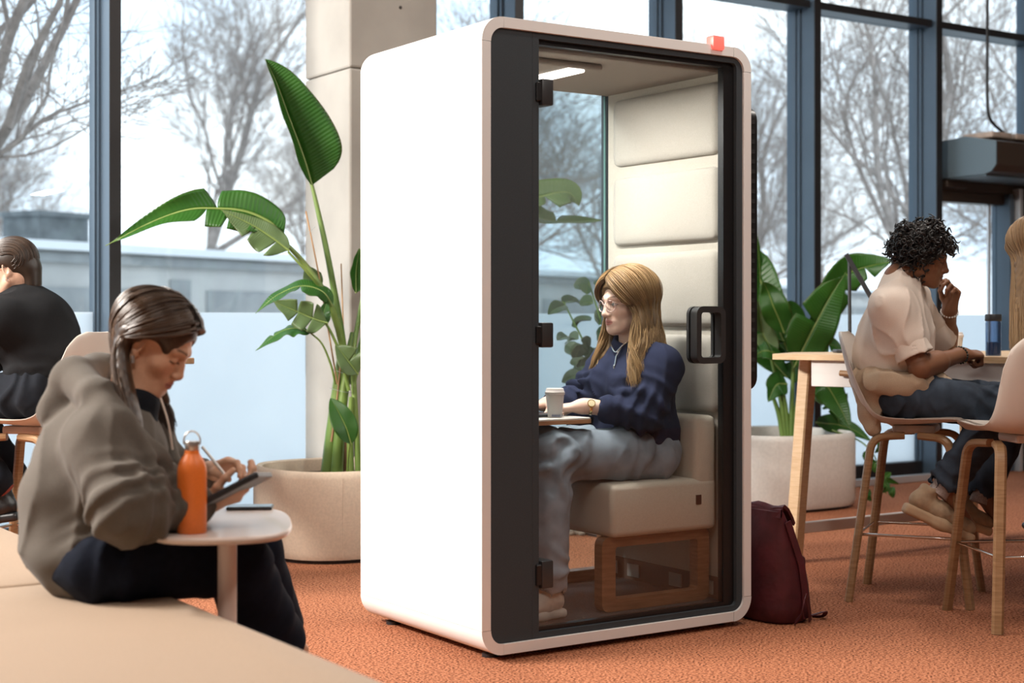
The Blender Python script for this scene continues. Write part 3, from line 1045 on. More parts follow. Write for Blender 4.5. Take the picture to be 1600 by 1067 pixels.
# rolled top folding over towards the right
fl_ = []
for s, (fx, fz) in enumerate(((1.262, .40), (1.270, .428), (1.285, .437), (1.312, .425), (1.338, .395), (1.352, .372))):
    fl_.append([(fx, .075 + yy * (1 - .03 * s), fz + .006 * math.sin(yy * 40 + s)) for yy in np.linspace(-.150, .150, 9)])
b2 = [[(p[0] - .008, p[1], p[2] - .010) for p in r] for r in fl_]
mb = MB().grid(fl_ + b2[::-1] + [fl_[0]])
for e in (0, -1):
    rr = [r[e] for r in fl_] + [r[e] for r in b2[::-1]]
    mb.add(rr, [tuple(range(len(rr)))])
mb.build('roll_top', M_bag, bp_, smooth=40)
# front pocket, seam strap and bottom strap loops
MB().box((1.36, -.02, .06), (1.448, .17, .235), .02, 3, R=Matrix.Rotation(math.radians(0), 3, 'Y')).build('side_pocket', M_bag, bp_, smooth=60)
MB().bar([(1.36, -.099, .02), (1.352, -.101, .12), (1.338, -.098, .22), (1.312, -.090, .30), (1.285, -.082, .38)], .030, .006, up=(0, -1, 0)).build('strap', M_bag, bp_)
MB().bar(catmull([(1.30, -.105, .012), (1.275, -.16, .05), (1.285, -.165, .10), (1.32, -.14, .11), (1.35, -.125, .06), (1.37, -.11, .01)], 18), .022, .004, up=(0, -1, 0.3)).build('strap_loop', M_bag, bp_)
MB().bar(catmull([(1.41, -.06, .015), (1.45, -.09, .03), (1.475, -.085, .028), (1.485, -.06, .008), (1.46, -.03, .006)], 14), .018, .004, up=(0, 0, 1)).build('strap_loop', M_bag, bp_)

# ---------------------------------------------------------------- foreground bench
M_bench = pbr('tan_bench_fabric', (0.31, 0.210, 0.132), 0.85, nscale=160, namt=0.04, bump=0.12, bscale=500, sheen=0.15)
M_plinth = pbr('dark_plinth', (.03, .028, .026), .6)
BEX = -1.274


def bench(y0, y1, label):
    r = thing('bench_module', (BEX - .41, (y0 + y1) / 2, 0), label, 'bench')
    cushion((BEX - .82, y0 + .003, .10), (BEX, y1 - .003, .44), .022, 'upholstered_block', M_bench, r, puff=.004)
    MB().box((BEX - .72, y0 + .1, 0), (BEX - .34, y1 - .1, .10)).build('plinth', M_plinth, r)
    return r


bench(-.221, 1.20, 'tan upholstered bench block behind the seated woman with the hoodie')
bench(-2.0, -.221, 'tan upholstered bench block carrying the woman in the grey hoodie')

# ---------------------------------------------------------------- side table with post beside the bench
M_beigelac = pbr('beige_lacquer', (.74, .62, .55), .32, coat=.15)
stp = C(-.70, 3.75, 0)
st = thing('side_table', (stp.x, stp.y, 0), 'beige side table with rounded top and single post carrying the orange bottle', 'table')
ctop = C(-.738, 3.905, 0)
axl = CD(-.12, 1.0)            # long direction
axs = Vector((axl.y, -axl.x, 0))


def blob(cx, hl, hs, z, k=1.0, n=48, pw=3.0):
    out = []
    for i in range(n):
        a = 2 * math.pi * i / n
        c_, s_ = math.cos(a), math.sin(a)
        g_ = (abs(c_) ** pw + abs(s_) ** pw) ** (-1 / pw)
        out.append(cx + axl * (hl * c_ * g_ * k) + axs * (hs * s_ * g_ * k * (1 - .10 * c_)) + Vector((0, 0, z)))
    return out


prof = [(.0, .585), (.9, .585), (.965, .588), (.992, .594), (1.0, .599), (.995, .603), (.98, .606)]
mb = MB().grid([blob(ctop, .300, .172, z, max(k_, .001)) for k_, z in prof], closed=True)
mb.add(blob(ctop, .300, .172, .606, .98), [tuple(range(48))])
mb.build('table_top', M_beigelac, st, smooth=50)
MB().lathe([(.0235, .012), (.0235, .585)], 24, at=(stp.x, stp.y, 0)).build('post', M_beigelac, st, smooth=50)
mb = MB().prism([(BEX + .30 - p[0], stp.y + p[2], 0) for p in rrect(0, .5, -.19, .19, .05, 6)], (0, 0, .012))
mb.build('base_plate', M_beigelac, st, smooth=30)

# orange bottle
M_orange = pbr('orange_powder_coat', (.86, .205, .03), .42, nscale=300, namt=.04)
M_steel = pbr('brushed_steel', (.62, .57, .52), .3, metal=.9)
bc = C(-.776, 3.70, .606)
ob = thing('water_bottle', bc, 'orange steel water bottle with loop lid on the beige side table', 'bottle')
MB().lathe([(.0001, 0), (.033, 0), (.0355, .003), (.0355, .148), (.0345, .158), (.031, .170), (.025, .181), (.0195, .189), (.0175, .195), (.0175, .200), (.0001, .2)], 40, at=bc).build('bottle_body', M_orange, ob, smooth=40)
MB().lathe([(.0165, .200), (.0172, .201), (.0172, .220), (.016, .2225), (.0001, .2225)], 32, at=bc).build('bottle_lid', M_steel, ob, smooth=40)
axr = CD(1, 0)
MB().tube([Vector(bc) + Vector((0, 0, .222)) + axr * (.020 * math.cos(a)) + Vector((0, 0, .024 * math.sin(a))) for a in np.linspace(-.35, math.pi + .35, 22)], .0022, 8).build('loop_handle', M_steel, ob, smooth=60)

# phone lying on the side table
ph = PZ(391, 795, .606)
po = thing('smartphone', (ph.x, ph.y, .606), 'black smartphone lying flat on the beige side table', 'phone')
Rp = Matrix.Rotation(-TH + math.radians(4), 3, 'Z')
MB().box((-.062, -.036, .0006), (.062, .036, .009), .004, 3, R=Rp, at=(ph.x, ph.y, .606)).build('phone_body', M_black, po, smooth=40)
M_screen = pbr('glossy_screen', (.04, .045, .05), .06)
MB().box((-.058, -.032, .0088), (.058, .032, .0094), R=Rp, at=(ph.x, ph.y, .606)).build('phone_screen', M_screen, po)

# ---------------------------------------------------------------- bar stools
M_shellp = pbr('blush_plastic_shell', (.58, .51, .45), .48)
M_padg = pbr('pale_seat_pad', (.50, .44, .39), .9, nscale=200, namt=.06, bump=.2, bscale=500)
M_stoolwood = wood('oiled_oak', (.34, .20, .10), (.25, .135, .06))


def stool_proto():
    """faces +y, seat shell, four bent wooden legs, wire footrest"""
    r = thing('bar_stool', (0, 0, 0))
    prof = [(.235, .700), (.215, .722), (.17, .728), (.08, .720), (-.02, .712), (-.10, .712), (-.155, .724), (-.195, .758), (-.222, .81), (-.243, .87), (-.262, .94), (-.280, 1.01), (-.292, 1.055), (-.296, 1.075)]
    wid = [.150, .188, .205, .212, .214, .212, .210, .206, .204, .204, .200, .182, .140, .085]
    curl = [.004, .006, .010, .016, .022, .028, .040, .046, .044, .038, .032, .026, .018, .010]
    rows_t, rows_b = [], []
    pts = catmull([(0, a, b) for a, b in prof], 40)
    W = np.interp(np.linspace(0, 1, 40), np.linspace(0, 1, 14), wid)
    Cu = np.interp(np.linspace(0, 1, 40), np.linspace(0, 1, 14), curl)
    nx = 17
    for i in range(40):
        t = pts[min(i + 1, 39)] - pts[max(i - 1, 0)]
        t = t / np.linalg.norm(t)
        nrm = np.array([0, -t[2], t[1]])
        if nrm[2] < 0 and i < 20: nrm = -nrm
        # normal towards the sitter
        nrm = np.array([0, t[2], -t[1]]) if True else nrm
        if i < 6: nrm = np.array([0, -t[2], t[1]]) * (1 if t[1] > 0 else -1)
        s1 = np.array([0, t[2] * 1.0, -t[1] * 1.0])
        up = s1 if s1[2] > 0 or s1[1] > 0 else -s1
        rt, rb = [], []
        for j in range(nx):
            x = 2 * j / (nx - 1) - 1
            xx = math.copysign(1 - (1 - abs(x)) ** 1.35, x)
            e = up * (Cu[i] * abs(xx) ** 2.6)
            p = pts[i] + np.array([W[i] * xx, 0, 0]) + e
            th = .011 * max(.25, math.sqrt(max(0, 1 - abs(xx) ** 10)))
            rt.append(p)
            rb.append(p - up * th)
        rows_t.append(rt); rows_b.append(rb)
    mb = MB()
    ring_rows = [a + b[::-1] for a, b in zip(rows_t, rows_b)]
    mb.grid(ring_rows, closed=True)
    n2 = 2 * nx
    mb.add(ring_rows[0], [tuple(range(n2))]).add(ring_rows[-1], [tuple(range(n2 - 1, -1, -1))])
    mb.build('shell', M_shellp, r, smooth=50)
    pr = [[p + np.array([0, 0, .0015]) for p in row[2:-2]] for row in rows_t[3:19]]
    pt = [[p + np.array([0, 0, .0075]) for p in row[2:-2]] for row in rows_t[3:19]]
    mb = MB().grid(pt)
    mb.grid([pr[0], pt[0]]).grid([pt[-1], pr[-1]]).grid([[a[0] for a in pr], [a[0] for a in pt]]).grid([[a[-1] for a in pt], [a[-1] for a in pr]])
    mb.build('seat_pad', M_padg, r, smooth=50)
    MB().box((-.085, -.085, .668), (.085, .085, .700), .01, 2).build('seat_mount', M_shellp, r)
    for sx in (-1, 1):
        for sy in (-1, 1):
            foot = Vector((sx * .222, sy * .234, .0))
            bend = Vector((sx * .172, sy * .150, .655))
            hub = Vector((sx * .135, sy * .030, .662))
            b1 = bend + (hub - bend).normalized() * .055
            b2 = bend + (foot - bend).normalized() * .055
            arcp = []
            for t in np.linspace(0, 1, 7):
                arcp.append((b1 * (1 - t) ** 2 + bend * (2 * t * (1 - t)) + b2 * t * t))
            path = [hub] + arcp + [b2.lerp(foot, .5), foot]
            mb = MB()
            # bent plywood: broad face to the side
            mb.bar(path, .042, .029, up=(0, 0, 1), bev=.3)
            mb.build('leg', M_stoolwood, r, smooth=40)
    zf = .268
    q = [(sx * (.222 - .05 * zf / .655), sy * (.234 - .084 * zf / .655), zf) for sx, sy in ((-1, -1), (1, -1), (1, 1), (-1, 1))]
    MB().tube([Vector(a) for a in q for _ in (0,)], .006, 8, closed=True).build('footrest', M_chrome, r, smooth=60)
    return r


stool = stool_proto()


def place(o, loc, fwd, label, cat, group=None):
    o.location = loc
    o.rotation_euler = (0, 0, math.atan2(-fwd.x, fwd.y))
    tag(o, label, cat, group)
    return o


S1 = C(1.644, 6.205, 0)
S2 = C(1.93, 5.70, 0)
S3 = C(-1.935, 6.15, 0)
F1, F2, F3 = CD(.92, -.38), CD(-.10, .995), CD(-.975, .22)
for (pos, f, lab) in ((S1, F1, 'blush bar stool carrying the curly-haired man at the wooden table'),
                      (S2, F2, 'blush bar stool carrying the long-haired blonde person'),
                      (S3, F3, 'blush bar stool carrying the man in the black shirt')):
    s_ = stool if pos is S1 else copy_tree(stool)
    place(s_, pos, f, lab, 'stool', 'blush bar stools')

# ---------------------------------------------------------------- tall tables
M_maple = wood('pale_maple', (.66, .47, .29), (.56, .38, .21))
M_maple2 = wood('maple_leg', (.62, .44, .26), (.53, .35, .19))
M_panelw = pbr('white_desk_panel', (.70, .67, .64), .5)
rt_a = C(1.195, 7.0, 0)
rt_b = C(2.90, 5.70, 0)
rt_c = C(3.9, 8.2, 0)
rt_d = C(1.36, 7.36, 0)
rt = thing('standing_table', (rt_a + rt_c) / 2, 'tall maple table with white drawer and slanted legs beside the curly-haired man', 'table')
z_t = .968
MB().prism([(p.x, p.y, z_t - .026) for p in (rt_a, rt_b, rt_c, rt_d)], (0, 0, .026)).build('table_top', M_maple, rt)
d1 = (rt_b - rt_a).normalized()
n1 = Vector((-d1.y, d1.x, 0))
if n1.dot(rt_c - rt_a) < 0: n1 = -n1
pa = rt_a + d1 * .165 + n1 * .02
Rt = Matrix.Rotation(math.atan2(d1.y, d1.x), 3, 'Z')
dr = MB().box((.18, .03, z_t - .145), (.62, .052, z_t - .026), .002, 1, R=Rt, at=(rt_a.x, rt_a.y, 0)).build('drawer', M_panelw, rt)
ctr = rt_a + d1 * .405 + n1 * .03
ktn = [Vector((rt_a.x, rt_a.y, 0)) + d1 * .33 + n1 * .012 + Vector((0, 0, z_t - .082)), Vector((rt_a.x, rt_a.y, 0)) + d1 * .425 + n1 * .012 + Vector((0, 0, z_t - .088))]
MB().tube(ktn, .0135, 14).build('drawer_handle', M_stoolwood, dr, smooth=40)
MB().box((.66, .03, z_t - .15), (1.85, .052, z_t - .026), .002, 1, R=Rt, at=(rt_a.x, rt_a.y, 0)).build('apron', M_panelw, rt)
legb = C(1.305, 7.08, 0); legt = P(1263, 562, 7.12)
MB().bar([legb, legt], .058, .085, up=tuple(n1), bev=.12).build('leg', M_maple2, rt)
leg2b = C(2.34, 7.78, 0); leg2t = C(2.30, 7.74, z_t - .026)
MB().bar([leg2b, leg2t], .058, .085, up=tuple(n1), bev=.12).build('leg', M_maple2, rt)
leg3b = C(2.86, 6.05, 0); leg3t = C(2.80, 6.12, z_t - .026)
MB().bar([leg3b, leg3t], .058, .085, up=tuple(n1), bev=.12).build('leg', M_maple2, rt)
M_rail = pbr('painted_foot_rail', (.60, .52, .47), .5)
MB().bar([legb + Vector((0, 0, .155)) + CD(.8, .5) * .02, leg2b + Vector((0, 0, .155))], .035, .05, bev=.1).build('foot_rail', M_rail, rt)

# desk lamp on that table
dlb = PZ(1320, 550, z_t)
dlb = C((1320 - 800) / FPX * 7.22, 7.22, z_t)
dl = thing('desk_lamp', dlb, 'thin black desk lamp with folded arm on the maple table', 'lamp')
M_lampblk = pbr('satin_black', (.03, .032, .036), .4)
Rl = Matrix.Rotation(-TH, 3, 'Z')
MB().box((-.05, -.05, 0), (.05, .05, .016), .006, 2, R=Rl, at=dlb).build('lamp_base', M_lampblk, dl, smooth=40)
top = P(1327, 402, 7.22)
MB().tube([P(1328, 548, 7.22), top], .0085, 10).build('lamp_pole', M_lampblk, dl, smooth=60)
MB().bar([P(1322, 397, 7.2), P(1364, 470, 7.2)], .010, .022, up=tuple(CD(1, 0)), bev=.2).build('lamp_arm', M_lampblk, dl)

# cup and bottle on that table
paper_cup(C((1492 - 800) / FPX * 6.95, 6.95, z_t), 'blush paper coffee cup on the maple table', .085, .037)
M_blueg = glass('blue_bottle_plastic', (.42, .52, .66), 1.45, 2.0)
M_blues = pbr('blue_translucent', (.12, .18, .30), .2)
wb_ = C((1552 - 800) / FPX * 6.60, 6.60, z_t)
wbt = thing('drinking_bottle', wb_, 'clear blue plastic drinking bottle with dark cap on the maple table', 'bottle')
MB().lathe([(.0001, .0), (.030, 0), (.033, .003), (.033, .14), (.031, .148), (.031, .150)], 28, at=wb_).build('bottle_body', M_blueg, wbt, smooth=40)
MB().lathe([(.0001, .004), (.029, .004), (.029, .06), (.0001, .06)], 24, at=wb_).build('water', M_blues, wbt, smooth=40)
MB().lathe([(.034, .150), (.035, .152), (.035, .176), (.033, .180), (.0001, .18)], 28, at=wb_).build('bottle_cap', M_lampblk, wbt, smooth=40)

# left-hand table by the window
LTX1, LTY0 = -.035, 2.36
lt_ = thing('window_table', (-1.2, 2.72, 0), 'tall wooden table along the window with a stack of books', 'table')
zl = .952
M_walnut = wood('brown_oak_top', (.36, .22, .12), (.27, .155, .075), scale=(40, 4, 4))
MB().box((-2.9, LTY0, zl - .028), (LTX1, 3.05, zl), .003, 1).build('table_top', M_walnut, lt_)
MB().bar([(-.02, LTY0 + .12, 0), (-.17, LTY0 + .18, zl - .03)], .05, .07, up=(0, 1, 0), bev=.12).build('leg', M_maple2, lt_)
MB().bar([(-.02, 3.0, 0), (-.17, 2.95, zl - .03)], .05, .07, up=(0, 1, 0), bev=.12).build('leg', M_maple2, lt_)
MB().bar([(-2.85, LTY0 + .12, 0), (-2.75, LTY0 + .18, zl - .03)], .05, .07, up=(0, 1, 0), bev=.12).build('leg', M_maple2, lt_)
MB().bar([(-2.85, 3.0, 0), (-2.75, 2.95, zl - .03)], .05, .07, up=(0, 1, 0), bev=.12).build('leg', M_maple2, lt_)

# books
bk = P(180, 545, 6.86)
M_pages = pbr('book_pages', (.80, .76, .70), .8, nscale=60, namt=.06, stretch=(1, 1, 8))
zz = zl
M_ink = pbr('black_ink', (.02, .02, .02), .7)
M_ink2 = pbr('grey_ink', (.32, .30, .28), .7)
Rb = Matrix.Rotation(-TH, 3, 'Z')
for th, cc_, txt, lab, im, ang in ((.018, (.78, .74, .70), '', 'white-jacketed book at the bottom of the stack on the window table', None, 3),
                                  (.034, (.72, .50, .44), '', 'thick pink book in the stack on the window table', None, -2),
                                  (.026, (.76, .74, .68), 'das kreative', 'cream book with grey spine lettering in the stack on the window table', M_ink2, 2),
                                  (.024, (.82, .81, .78), 'ENZY NO', 'white book with black spine lettering on top of the stack', M_ink, 0)):
    r = thing('book', (bk.x, bk.y, zz), lab, 'book', group='books stacked on the window table')
    Rq = Matrix.Rotation(-TH + math.radians(ang), 3, 'Z')
    cm = pbr('cover_%d' % int(th * 1000), cc_, .5)
    mbk = MB().box((-.10, -.07, .0), (.10, .07, .002), R=Rq, at=(bk.x, bk.y, zz)).box((-.10, -.07, th - .0025), (.10, .07, th - .0003), R=Rq, at=(bk.x, bk.y, zz)).box((-.10, -.0725, 0), (.10, -.0695, th - .0003), .001, 1, R=Rq, at=(bk.x, bk.y, zz))
    mbk.build('cover', cm, r)
    MB().box((-.096, -.0694, .002), (.096, .066, th - .0025), R=Rq, at=(bk.x, bk.y, zz)).build('pages', M_pages, r)
    if txt:
        M4 = Matrix.Translation((bk.x, bk.y, zz)) @ Rq.to_4x4() @ Matrix.Translation((.0, -.0731, th / 2)) @ Matrix.Rotation(math.pi / 2, 4, 'X')
        lettering(txt, th * .72, im, M4, parent=r)
    zz += th

# ---------------------------------------------------------------- air curtain box over the entrance
ax0 = 5.93
acb = thing('air_curtain', (ax0 + .7, GY - .35, 2.14), 'grey-blue air curtain box mounted above the glazed entrance', 'air curtain')
sec = [(GY - .10, 2.135), (GY - .10, 2.40), (GY - .34, 2.415), (GY - .60, 2.36), (GY - .60, 2.20), (GY - .56, 2.155), (GY - .50, 2.14)]
MB().prism([(ax0, a, b) for a, b in sec], (.012, 0, 0)).build('end_plate', M_boxgrey, acb)
MB().prism([(ax0 + .012, a, b) for a, b in sec], (2.0, 0, 0)).build('casing', M_doorbrown, acb)
MB().box((ax0 + .02, GY - .50, 2.128), (ax0 + 2.0, GY - .12, 2.140), .002, 1).build('outlet_grille', M_boxgrey, acb)
M_parcel = pbr('pale_packaging', (.60, .48, .40), .8, nscale=10, namt=.15)
for q, (px_, w_) in enumerate(((.16, .22), (.42, .26), (.72, .3))):
    o = MB().box((ax0 + px_, GY - .44, 2.412), (ax0 + px_ + w_, GY - .18, 2.455), .012, 2).build('cable_bundle', M_parcel, acb)
pts = [(ax0 + .28, GY - .30, CEIL), (ax0 + .28, GY - .30, 3.2), (ax0 + .28, GY - .30, 2.72), (ax0 + .30, GY - .31, 2.56), (ax0 + .42, GY - .34, 2.46)]
tag(MB().tube(catmull(pts, 30), .011, 8).build('power_cable', M_black, None, smooth=60), 'black power cable hanging down to the air curtain box', 'cable')

# ---------------------------------------------------------------- planters and plants
M_planter1 = pbr('sand_felt_planter', (.68, .55, .425), .9, nscale=90, namt=.05, bump=.3, bscale=260, stretch=(1, 1, 1))
M_planter2 = pbr('ivory_felt_planter', (.78, .75, .70), .9, nscale=60, namt=.04, bump=.3, bscale=220)
M_soil = pbr('brown_soil', (.07, .045, .03), .95, nscale=40, namt=.4, bump=.8, bscale=60, bdist=.02)
M_stem = pbr('green_stem', (.10, .19, .035), .45, nscale=6, col2=(.17, .24, .05), stretch=(1, 1, .2))
M_stemdry = pbr('dry_sheath', (.36, .20, .10), .7, nscale=8, namt=.2)
M_bamboo = pbr('bamboo_cane', (.52, .30, .14), .5, nscale=10, namt=.1)
M_leafA = leaf_mat('strelitzia_leaf', (.022, .095, .014), (.045, .16, .02), .30)
M_leafB = leaf_mat('strelitzia_leaf_pale', (.10, .17, .065), (.14, .22, .08), .30)
M_leafC = leaf_mat('rubber_leaf', (.05, .10, .045), (.10, .17, .08), .25)
M_rib = pbr('leaf_rib', (.20, .28, .07), .45)


def planter(name, c, r, h, mat, label, pw=2.6):
    o = thing(name, (c.x, c.y, 0), label, 'planter')
    at = (c.x, c.y, 0)
    MB().lathe([(r * .90, .014), (r * .97, .018), (r * 1.0, .05), (r * 1.0, h - .035), (r * .985, h - .012), (r * .955, h), (r * .90, h - .006), (r * .885, h - .03), (r * .885, h - .07)], 56, at=at, power=pw).build('pot', mat, o, smooth=50)
    MB().lathe([(r * .93, 0), (r * .93, .014)], 48, at=at, power=pw).build('pot_base', M_black, o)
    MB().lathe([(r * .886, h - .12), (r * .886, h - .065), (.0001, h - .05)], 40, at=at, power=pw).build('soil', M_soil, o, smooth=60)
    d = (Vector((CA, CB, 0)) - Vector((c.x, c.y, 0))).normalized()
    d = Matrix.Rotation(math.radians(3), 3, 'Z') @ d
    g_ = (abs(d.x) ** pw + abs(d.y) ** pw) ** (-1 / pw)
    q = Vector((c.x, c.y, 0)) + d * r * g_
    MB().bar([q + Vector((0, 0, .03)), q + Vector((0, 0, h - .03))], .004, .002, up=tuple(d)).build('seam', mat, o)
    return o


def leaf(parent, mid, wl, wr, face, mat, foldl=0.35, foldr=0.35, cuts_l=(), cuts_r=(), wave=.06, rib=.006, n=30, droop=0.0, seed=1, tipw=None, nm='leaf', shape=.72):
    """blade on a midrib curve; wl/wr half widths, face = rough blade normal, cuts = torn splits along each side"""
    rnd = random.Random(seed)
    M = catmull(mid, n)
    M = [Vector(p) for p in M]
    face = Vector(face).normalized()
    mb = MB()
    uvs = []
    cols = 6

    def prof(t):
        return (math.sin(math.pi * min(1, t * 1.0) ** shape) ** .8) * (1 - .12 * t) if 0 < t < 1 else 0.0

    frames = []
    for i in range(n):
        t = (M[min(i + 1, n - 1)] - M[max(i - 1, 0)]).normalized()
        s = t.cross(face)
        if s.length < 1e-3: s = Vector((1, 0, 0))
        s.normalize()
        nn = s.cross(t)
        frames.append((t, s, nn))
    for side, W, fold, cuts in ((1, wr, foldr, cuts_r), (-1, wl, foldl, cuts_l)):
        edges = [0.0] + sorted(cuts) + [1.0]
        for e in range(len(edges) - 1):
            ta, tb = edges[e], edges[e + 1]
            df = rnd.uniform(-.28, .28) if len(edges) > 2 else 0
            rows = []
            m = max(4, int((tb - ta) * n) + 1)
            for a in range(m):
                lt_ = a / (m - 1)
                t = ta + (tb - ta) * lt_
                f = t * (n - 1)
                k_ = min(int(f), n - 2)
                fr = f - k_
                c = M[k_].lerp(M[k_ + 1], fr)
                tt = frames[k_][0].lerp(frames[k_ + 1][0], fr)
                ss = frames[k_][1].lerp(frames[k_ + 1][1], fr)
                nv = frames[k_][2].lerp(frames[k_ + 1][2], fr)
                w = W * prof(t)
                row = []
                for j in range(cols + 1):
                    u = j / cols
                    # torn pieces narrow towards their outer edge
                    gap = 0
                    if len(edges) > 2:
                        shrink = .10 * (tb - ta) * u ** 1.5
                        gap = (0.5 - lt_) * 2 * shrink
                    ang = fold + df * u + wave * math.sin(t * 17 + side + seed) * u
                    rad = w * u
                    L_ = (M[-1] - M[0]).length
                    p = c + ss * (side * rad * math.cos(ang)) + nv * (rad * math.sin(ang)) + tt * (gap * L_ + .25 * rad * (1 if not droop else 1)) - Vector((0, 0, droop * w * u * u))
                    row.append(p)
                    uvs.append((t, u, 0))
                rows.append(row)
            mb.grid(rows)
    o = mb.build(nm, mat, parent, smooth=180, fix=False)
    at = o.data.attributes.new('leafuv', 'FLOAT_VECTOR', 'POINT')
    at.data.foreach_set('vector', np.array(uvs, np.float32).ravel())
    sm = o.modifiers.new('thickness', 'SOLIDIFY')
    sm.thickness = .0012
    sm.offset = 0
    if rib:
        rr = [rib * (1 - .8 * i / (n - 1)) for i in range(n)]
        MB().tube(M, rr, 6).build('midrib', M_rib, o, smooth=60)
    return o


def stalk(parent, pts, r0, r1, mat=None, n=16, nm='stem', seg=8):
    p = catmull(pts, n)
    MB().tube(p, list(np.linspace(r0, r1, n)), seg).build(nm, mat or M_stem, parent, smooth=60)


VD = CD(0, 1)               # away from the camera
TOW = -VD                   # towards the camera
RIGHT = CD(1, 0)
UPV = Vector((0, 0, 1))

# --- large plant by the column
pl1c = C(-.842, 7.40, 0)
planter('round_planter', pl1c, .385, .425, M_planter1, 'sand-coloured round felt planter by the concrete column')
p1 = thing('bird_of_paradise', (pl1c.x, pl1c.y, .37), 'tall bird of paradise plant with long arching torn leaf by the column', 'plant')
Y1 = 7.40
q = lambda x, y, dy=0.0: P(x, y, Y1 + dy)
stalk(p1, [q(514, 742, 0), q(520, 680), q(530, 600), q(537, 545)], .042, .026)
stalk(p1, [q(526, 742, -.05), q(533, 650, -.05), q(545, 560, -.03), q(552, 520, .0)], .030, .016)
stalk(p1, [q(548, 742, -.1), q(547, 680, -.1), q(549, 620, -.1)], .018, .012)
stalk(p1, [q(560, 742, -.1), q(556, 660, -.08), q(552, 560, -.05), q(560, 500), q(572, 440)], .016, .010)
stalk(p1, [q(541, 742, .05), q(535, 660, .05), q(528, 590, .02)], .016, .012, M_stemdry, nm='dry_sheath')
stalk(p1, [q(518, 690, -.045), q(526, 630, -.06), q(533, 560, -.05)], .006, .004, M_stemdry, nm='dry_sheath')
# L1 upright leaf
stalk(p1, [q(538, 560), q(530, 500, .02), q(512, 400, .03), q(497, 330, .04), q(487, 288, .05)], .020, .009)
leaf(p1, [q(487, 290, .05), q(474, 245, .04), q(452, 185, .02), q(432, 130, 0), q(414, 92, -.02)], .13, .205, (TOW + RIGHT * .1), M_leafA, foldl=1.35, foldr=.1, wave=.03, seed=3, rib=.008, shape=.50)
# L2 long arching torn leaf
stalk(p1, [q(541, 590, -.03), q(531, 520, -.05), q(505, 455, -.08), q(470, 405, -.1), q(440, 375, -.12)], .022, .010)
leaf(p1, [q(445, 380, -.12), q(425, 350, -.13), q(385, 331, -.15), q(340, 326, -.17), q(292, 328, -.2), q(235, 348, -.22), q(165, 384, -.25)], .115, .105, (UPV * .45 + TOW * .9), M_leafA,
     foldl=.15, foldr=.35, cuts_l=(.17, .27, .42, .56), cuts_r=(.5,), wave=.10, seed=8, rib=.010, n=44)
# L3 silvery leaf under it
stalk(p1, [q(505, 455, -.08), q(480, 425, -.14), q(450, 393, -.16)], .008, .006)
leaf(p1, [q(452, 392, -.16), q(430, 375, -.17), q(395, 352, -.18), q(345, 328, -.2)], .10, .06, (UPV * .5 + TOW * .8), M_leafB, foldl=-.35, foldr=.2, cuts_l=(.3, .62), wave=.08, seed=5, rib=.006)
# L4..L6 smaller left leaves
leaf(p1, [q(520, 478, -.1), q(503, 455, -.12), q(470, 447, -.14), q(432, 462, -.16), q(399, 490, -.18)], .075, .055, (UPV * .6 + TOW * .75), M_leafA, foldl=.4, foldr=-.3, cuts_l=(.5,), wave=.12, seed=12, rib=.005)
leaf(p1, [q(500, 452, .05), q(488, 436, .04), q(478, 415, .03)], .05, .06, TOW, M_leafB, seed=15, rib=.003, n=16)
stalk(p1, [q(545, 610, -.1), q(532, 555, -.12), q(515, 515, -.14), q(503, 500, -.15)], .010, .005)
leaf(p1, [q(512, 505, -.15), q(490, 498, -.17), q(460, 485, -.19), q(425, 470, -.2)], .085, .075, (UPV * .35 + TOW * .9), M_leafB, foldl=.2, foldr=.5, cuts_l=(.35, .6), cuts_r=(.35, .62), wave=.12, seed=21, rib=.005)
leaf(p1, [q(512, 506, -.12), q(506, 490, -.12), q(512, 468, -.12)], .03, .04, TOW, M_leafA, seed=22, rib=.003, n=14)
stalk(p1, [q(524, 600, -.1), q(517, 570, -.13), q(503, 537, -.15), q(484, 519, -.17)], .006, .004)
leaf(p1, [q(486, 520, -.17), q(465, 513, -.18), q(437, 519, -.2), q(399, 548, -.22)], .07, .055, (UPV * .6 + TOW * .75), M_leafA, foldl=.35, foldr=-.4, wave=.14, cuts_r=(.75,), seed=31, rib=.004)
# L7 small heart leaf low down
stalk(p1, [q(543, 742, -.18), q(544, 715, -.2), q(547, 690, -.22)], .006, .005)
leaf(p1, [q(549, 694, -.22), q(541, 668, -.235), q(528, 642, -.24), q(516, 622, -.24)], .062, .062, (TOW + RIGHT * .1), M_leafA, foldl=.2, foldr=.15, wave=.04, seed=41, rib=.003, n=20)
# upper right piece, sheath and leaves continuing behind the booth
leaf(p1, [q(556, 458, .0), q(556, 425, .02), q(561, 388, .04)], .05, .09, (TOW + RIGHT * .2), M_leafA, foldl=.9, foldr=.3, seed=43, rib=.005, n=20)
leaf(p1, [q(560, 585, -.12), q(545, 565, -.14), q(524, 538, -.15)], .06, .085, (TOW + UPV * .3), M_leafB, foldl=.3, foldr=.4, cuts_r=(.5,), seed=45, rib=.004, n=20)
stalk(p1, [q(550, 600), q(575, 500, .1), q(620, 380, .2), q(700, 320, .3)], .018, .008)
leaf(p1, [q(700, 320, .3), q(780, 318, .35), q(860, 345, .4), q(950, 344, .45)], .11, .10, (UPV * .8 + TOW * .5), M_leafB, foldl=.3, foldr=.3, cuts_l=(.4, .7), wave=.1, seed=51, rib=.008)
leaf(p1, [q(690, 330, .25), q(780, 325, .28), q(880, 300, .3), q(905, 322, .3)], .10, .11, (UPV * .5 + TOW * .8), M_leafB, foldl=.4, foldr=.3, cuts_r=(.55,), wave=.1, seed=52, rib=.007)
stalk(p1, [q(478, 330, -.06), q(500, 440, -.05), q(527, 600, -.04)], .0035, .004, M_bamboo, nm='support_cane')
